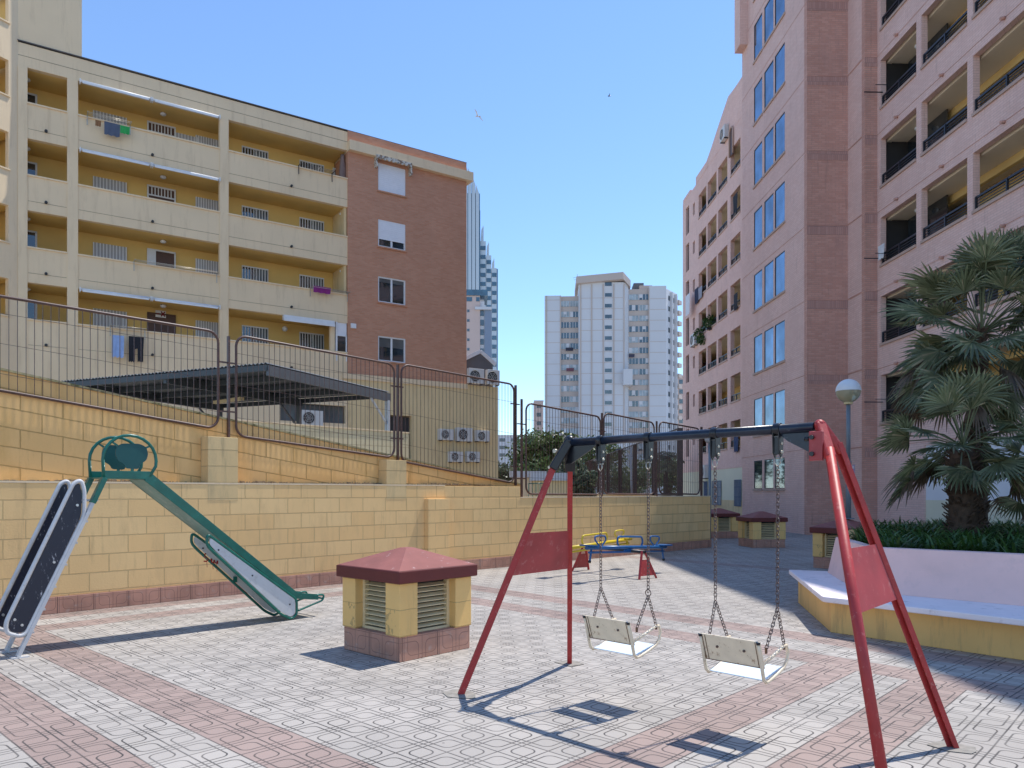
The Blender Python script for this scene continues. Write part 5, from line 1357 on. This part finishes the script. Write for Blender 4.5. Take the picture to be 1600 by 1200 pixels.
# blue glass and silver skyscraper
gt = thing('skyscraper', 'very tall silver and blue glass skyscraper stepping down behind the brick wall', 'building', ((750-800)/F*300, 300, 0), R(4))
S2 = 300/F
def gx(px): return (px-750)*S2
def gzz(py): return H+(HZ-py)*S2
for i, (p0, p1, py) in enumerate(((724, 730.5, 252), (731.5, 736.5, 262), (737.5, 742.5, 274), (743.5, 748.5, 288))):
    m = MB(); z = gzz(py); m.prism([(gx(p0),0,0),(gx(p1),0,0),(gx(p1),0,z-3.5),(gx(p0),0,z)], (0,10,0)); m.build('silver_fin', M_silver, gt)
m = MB()
box(gx(724), gx(750), 1.5, 12, 0, gzz(300)).build('glass_core', M_blueglass, gt)
box(gx(748.5), gx(750.5), .5, 10, 0, gzz(328)).build('glass_edge', M_blueglass, gt)
for (p0, p1, py, fin) in ((750.6, 759.5, 374, 352), (760, 768, 396, 378), (768.5, 776.5, 416, 403)):
    f = box(gx(p0), gx(p1), 2, 14, 0, gzz(py)).build('stepped_block', M_silver, gt); z = gzz(py)-2
    while z > 20:
        box(gx(p0)+.15, gx(p1)-.15, 1.8, 1.99, z-1.6, z).build('window_band', M_blueglass, f); z -= 3.6
    m = MB(); m.prism([(gx(p1)-1.6,2,gzz(py)),(gx(p1)-.9,2,gzz(py)),(gx(p1)-.9,2,gzz(fin)),(gx(p1)-1.2,2,gzz(fin)+.8)], (0,2.5,0)); m.prism([(gx(p0)+.2,2,gzz(py)),(gx(p0)+.6,2,gzz(py)),(gx(p1)-1.3,2,gzz(fin)),(gx(p1)-1.8,2,gzz(fin)-1)], (0,2,0)); m.build('roof_fin', M_silver, f)
box(gx(776.6), gx(778.5), 3, 14, 0, gzz(416)).build('glass_edge', M_blueglass, gt)
# pinkish white office block in front of it
ob = thing('office_block', 'pale pink and white block with a blue grey stripe below the skyscraper', 'building', ((745-800)/F*160, 160, 0), R(3))
S3 = 160/F
def ox(px): return (px-745)*S3
def oz(py): return H+(HZ-py)*S3
M_ppink = paint('pale_pink_panels', (.56, .43, .38), .8, .05, .2)
box(ox(722), ox(750), 0, 9, 0, oz(462)).build('wall', M_ppink, ob); box(ox(750.1), ox(757), .4, 9, 0, oz(470)).build('wall', M_twhite, ob); box(ox(757.1), ox(768), 0, 9, 0, oz(484)).build('wall', paint('blue_grey_panels', (.20, .25, .33), .7, .05, .2), ob)
box(ox(722), ox(762), -.3, 8, oz(462), oz(453)).build('roof_band', M_blueglass, ob)
box(ox(742), ox(768), -.5, 8, oz(484)+.0, oz(480)).build('terrace_slab', M_twhite, ob)
for i in range(9):
    y_ = 484+i*15
    box(ox(730), ox(733.5), -.08, -.01, oz(y_+4), oz(y_)).build('window', M_tglass, ob); box(ox(750.5), ox(756), .3, .39, oz(y_+9), oz(y_)).build('window', M_tglass, ob)
for (a_, b_) in ((727.5, 737.5), (744, 749.5)): box(ox(a_), ox(b_), -.08, -.01, oz(471), oz(464.5)).build('window', M_blueglass, ob)

# other far buildings
def slab(name, label, px0, px1, ptop, Y, mat, rows=0, dpt=12, py_base=None):
    k = Y/F; t = thing(name, label, 'building', ((px0-800)*k, Y, 0)); wd_ = (px1-px0)*k; h = H+(HZ-ptop)*k
    box(0, wd_, 0, dpt, 0, h).build('wall', mat, t); box(-.15, wd_+.15, -.2, dpt, h, h+.35).build('roof', M_twhite, t)
    for r_ in range(rows):
        n = max(1, int(wd_/3.5))
        for i in range(n): box(wd_*(i+.25)/n, wd_*(i+.75)/n, -.06, -.01, h-2.3-3*r_, h-1.0-3*r_).build('window', M_tglass, t)
slab('far_apartment_block', 'far brownish block edging out left of the white tower', 835, 849, 627, 260, M_ppink, 6)
slab('far_apartment_block', 'low pale far block seen through the fence wires above the trees', 776, 812, 681, 300, M_twhite, 3)
slab('far_apartment_block', 'narrow pink far block between the white tower and the pink wing', 1058, 1070, 588, 230, M_ppink, 8)
slab('garden_hut', 'flat yellow hut behind the wall and brown fence', 834, 887, 751, 34, M_ybase, 0, 3)
slab('garden_wall_building', 'pale low building beyond the yellow hut', 800, 850, 746, 42, M_ycream, 0, 3)
m = MB(); gpt = thing('garden_gate', 'small dark green gate left of the yellow hut', 'gate', ((826-800)/F*30, 30, 0))
for i in range(5): m.tube([(i*.15,0,0),(i*.15,0,1.95)], .012, 5)
m.tube([(-.0,0,1.95),(.62,0,1.95)], .02, 6); m.build('bars', M_green, gpt); MB().tube([(.62,0,0),(.62,0,2.0)], .035, 8).build('post', M_green, gpt)

# ================================================================== trees behind the wall
def tree(label, px, Y, h, r, mat, seed, n=2600, q=.16, name='broadleaf_tree'):
    rnd = random.Random(seed); t = thing(name, label, 'tree', ((px-800)/F*Y, Y, 0), 0, 'trees beyond the brown fence')
    m = MB(); m.tube([(0,0,0),(.1,0,h*.35),(0,.1,h*.6)], .16, 8, r2=.08)
    cl = []
    for i in range(17):
        a = rnd.uniform(0, 6.283); rr_ = r*rnd.uniform(.2, .85); z = h*rnd.uniform(.42, .92); c = Vector((math.cos(a)*rr_, math.sin(a)*rr_, z)); cl.append((c, r*rnd.uniform(.25, .5)))
        m.tube([(0,0,h*rnd.uniform(.2,.5)), tuple(c*.6+Vector((0,0,h*.2))), tuple(c)], .05, 5, r2=.015)
    m.build('trunk', M_bark, t); m = MB()
    for _ in range(n):
        c, s_ = rnd.choice(cl); v = Vector((rnd.gauss(0,1), rnd.gauss(0,1), rnd.gauss(0,.8))).normalized()*s_*rnd.uniform(.35, 1.1)
        p = c+v; a = Vector((rnd.uniform(-1,1), rnd.uniform(-1,1), rnd.uniform(-1,.5))).normalized(); b = a.cross(Vector((rnd.uniform(-1,1), rnd.uniform(-1,1), rnd.uniform(-1,1)))).normalized(); k = q*rnd.uniform(.5, 1.4)
        m.quad(p-a*k, p+b*k*.5, p+a*k, p-b*k*.5)
    m.build('crown', mat, t)
tree('tall loose green tree left of the red swing legs', 862, 46, 5.2, 1.9, M_tree, 1, 5200)
tree('grey green bushy tree beside the yellow hut', 893, 38, 3.4, 1.1, M_treeb, 2, 3600)
tree('feathery olive green tree nearest the fence gap', 822, 60, 5.6, 2.0, M_tree, 3, 3000)
tree('dark tree rising behind the swing bar bracket', 925, 60, 5.6, 2.4, M_tree, 4, 4600)
tree('tall thin crowned tree against the sky between fence posts', 829, 75, 8.0, 2.1, M_tree, 5, 2600)
tree('silvery shrub like tree low between the fence posts', 783, 44, 3.2, 1.7, M_treeb, 6, 3000)
tree('spreading tree seen through the far end of the fence', 1045, 70, 4.6, 3.0, M_tree, 7, 4200)
tree('rounded dark green tree behind the brown fence posts', 985, 75, 4.0, 3.4, M_tree, 8, 4200)
# feather shaped palm far behind the fence
pf = thing('far_palm', 'dark palm silhouette behind the right fence panel', 'palm', ((1040-800)/F*55, 55, 0)); m = MB(); m.tube([(0,0,0),(0,0,4.2)], .18, 8); m.build('trunk', M_bark, pf)
m = MB(); rnd = random.Random(9)
for i in range(26):
    az = i*2.4; el = rnd.uniform(-.3, 1.2); P = []
    for k in range(7):
        q = k/6; P.append(Vector((math.cos(az)*q*1.6*math.cos(el), math.sin(az)*q*1.6*math.cos(el), 4.2+math.sin(el)*q*1.6-1.1*q*q)))
    for k in range(6):
        d = (P[k+1]-P[k]); s_ = d.cross(Vector((0,0,1))).normalized()
        for sd_ in (-1, 1): m.quad(P[k], P[k]+s_*sd_*.35+Vector((0,0,-.15)), P[k]+s_*sd_*.35+d*.45+Vector((0,0,-.15)), P[k]+d*.5)
m.build('crown', M_palm, pf)
# white street light behind the fence
sp = thing('street_light', 'white pole street light with two short arms behind the brown fence', 'street light', ((988-800)/F*45, 45, 0))
m = MB(); m.tube([(0,0,0),(-.1,0,4.9)], .09, 8, r2=.06); m.build('pole', M_white, sp); m = MB(); m.tube([(-.9,0,4.15),(.45,0,4.1)], .035, 6); m.build('arm', M_white, sp)
m = MB(); m.hexa([(-1.0,-.12,4.1),(-.6,-.12,4.1),(-.6,.12,4.1),(-1.0,.12,4.1),(-.95,-.1,4.2),(-.62,-.1,4.2),(-.62,.1,4.2),(-.95,.1,4.2)]); m.hexa([(.35,-.12,4.08),(.6,-.12,4.08),(.6,.12,4.08),(.35,.12,4.08),(.38,-.1,4.18),(.55,-.1,4.18),(.55,.1,4.18),(.38,.1,4.18)]); m.build('lamp_head', M_gsteel, sp)
# gull
Yg = 60; gb = (( 746-800)/F*Yg, Yg, H+(HZ-182)/F*Yg)
m = MB()
m.tube([(-.24,0,.0),(-.16,0,.0),(0,0,.0),(.14,0,.01),(.2,0,.03),(.25,0,.03)], .05, 8)
m.v = [(x, y*(1.0 if abs(x) < .15 else .45), z*(1.0 if abs(x) < .15 else .5)) for x, y, z in m.v]
for s_ in (-1, 1):
    m.hexa([(-.06,0,.02),(.08,0,.02),(.08,s_*.28,.17),(-.04,s_*.28,.17),(-.06,0,.035),(.08,0,.035),(.08,s_*.28,.185),(-.04,s_*.28,.185)])
    m.hexa([(-.04,s_*.28,.17),(.08,s_*.28,.17),(-.06,s_*.60,.13),(-.1,s_*.60,.13),(-.04,s_*.28,.185),(.08,s_*.28,.185),(-.06,s_*.60,.14),(-.1,s_*.60,.14)])
m.hexa([(-.34,-.07,0),(-.2,-.03,0),(-.2,.03,0),(-.34,.07,0),(-.34,-.07,.01),(-.2,-.03,.02),(-.2,.03,.02),(-.34,.07,.01)])
g_ = m.build('gull', paint('gull_feathers', (.6,.6,.6), .8, .3, 6), loc=gb); g_.rotation_euler = (R(25), R(-15), R(140)); tag(g_, 'white gull in flight high in the blue sky', 'bird')
Yg = 110; m = MB(); m.tube([(-.2,0,0),(0,0,0),(.2,0,.02)], .06, 6)
for s_ in (-1, 1): m.hexa([(-.06,0,.02),(.08,0,.02),(.0,s_*.5,.12),(-.05,s_*.5,.12),(-.06,0,.035),(.08,0,.035),(.0,s_*.5,.13),(-.05,s_*.5,.13)])
g_ = m.build('small_bird', M_black, loc=((952-800)/F*Yg, Yg, H+(HZ-150)/F*Yg)); tag(g_, 'tiny dark bird far off in the sky right of the gull', 'bird')
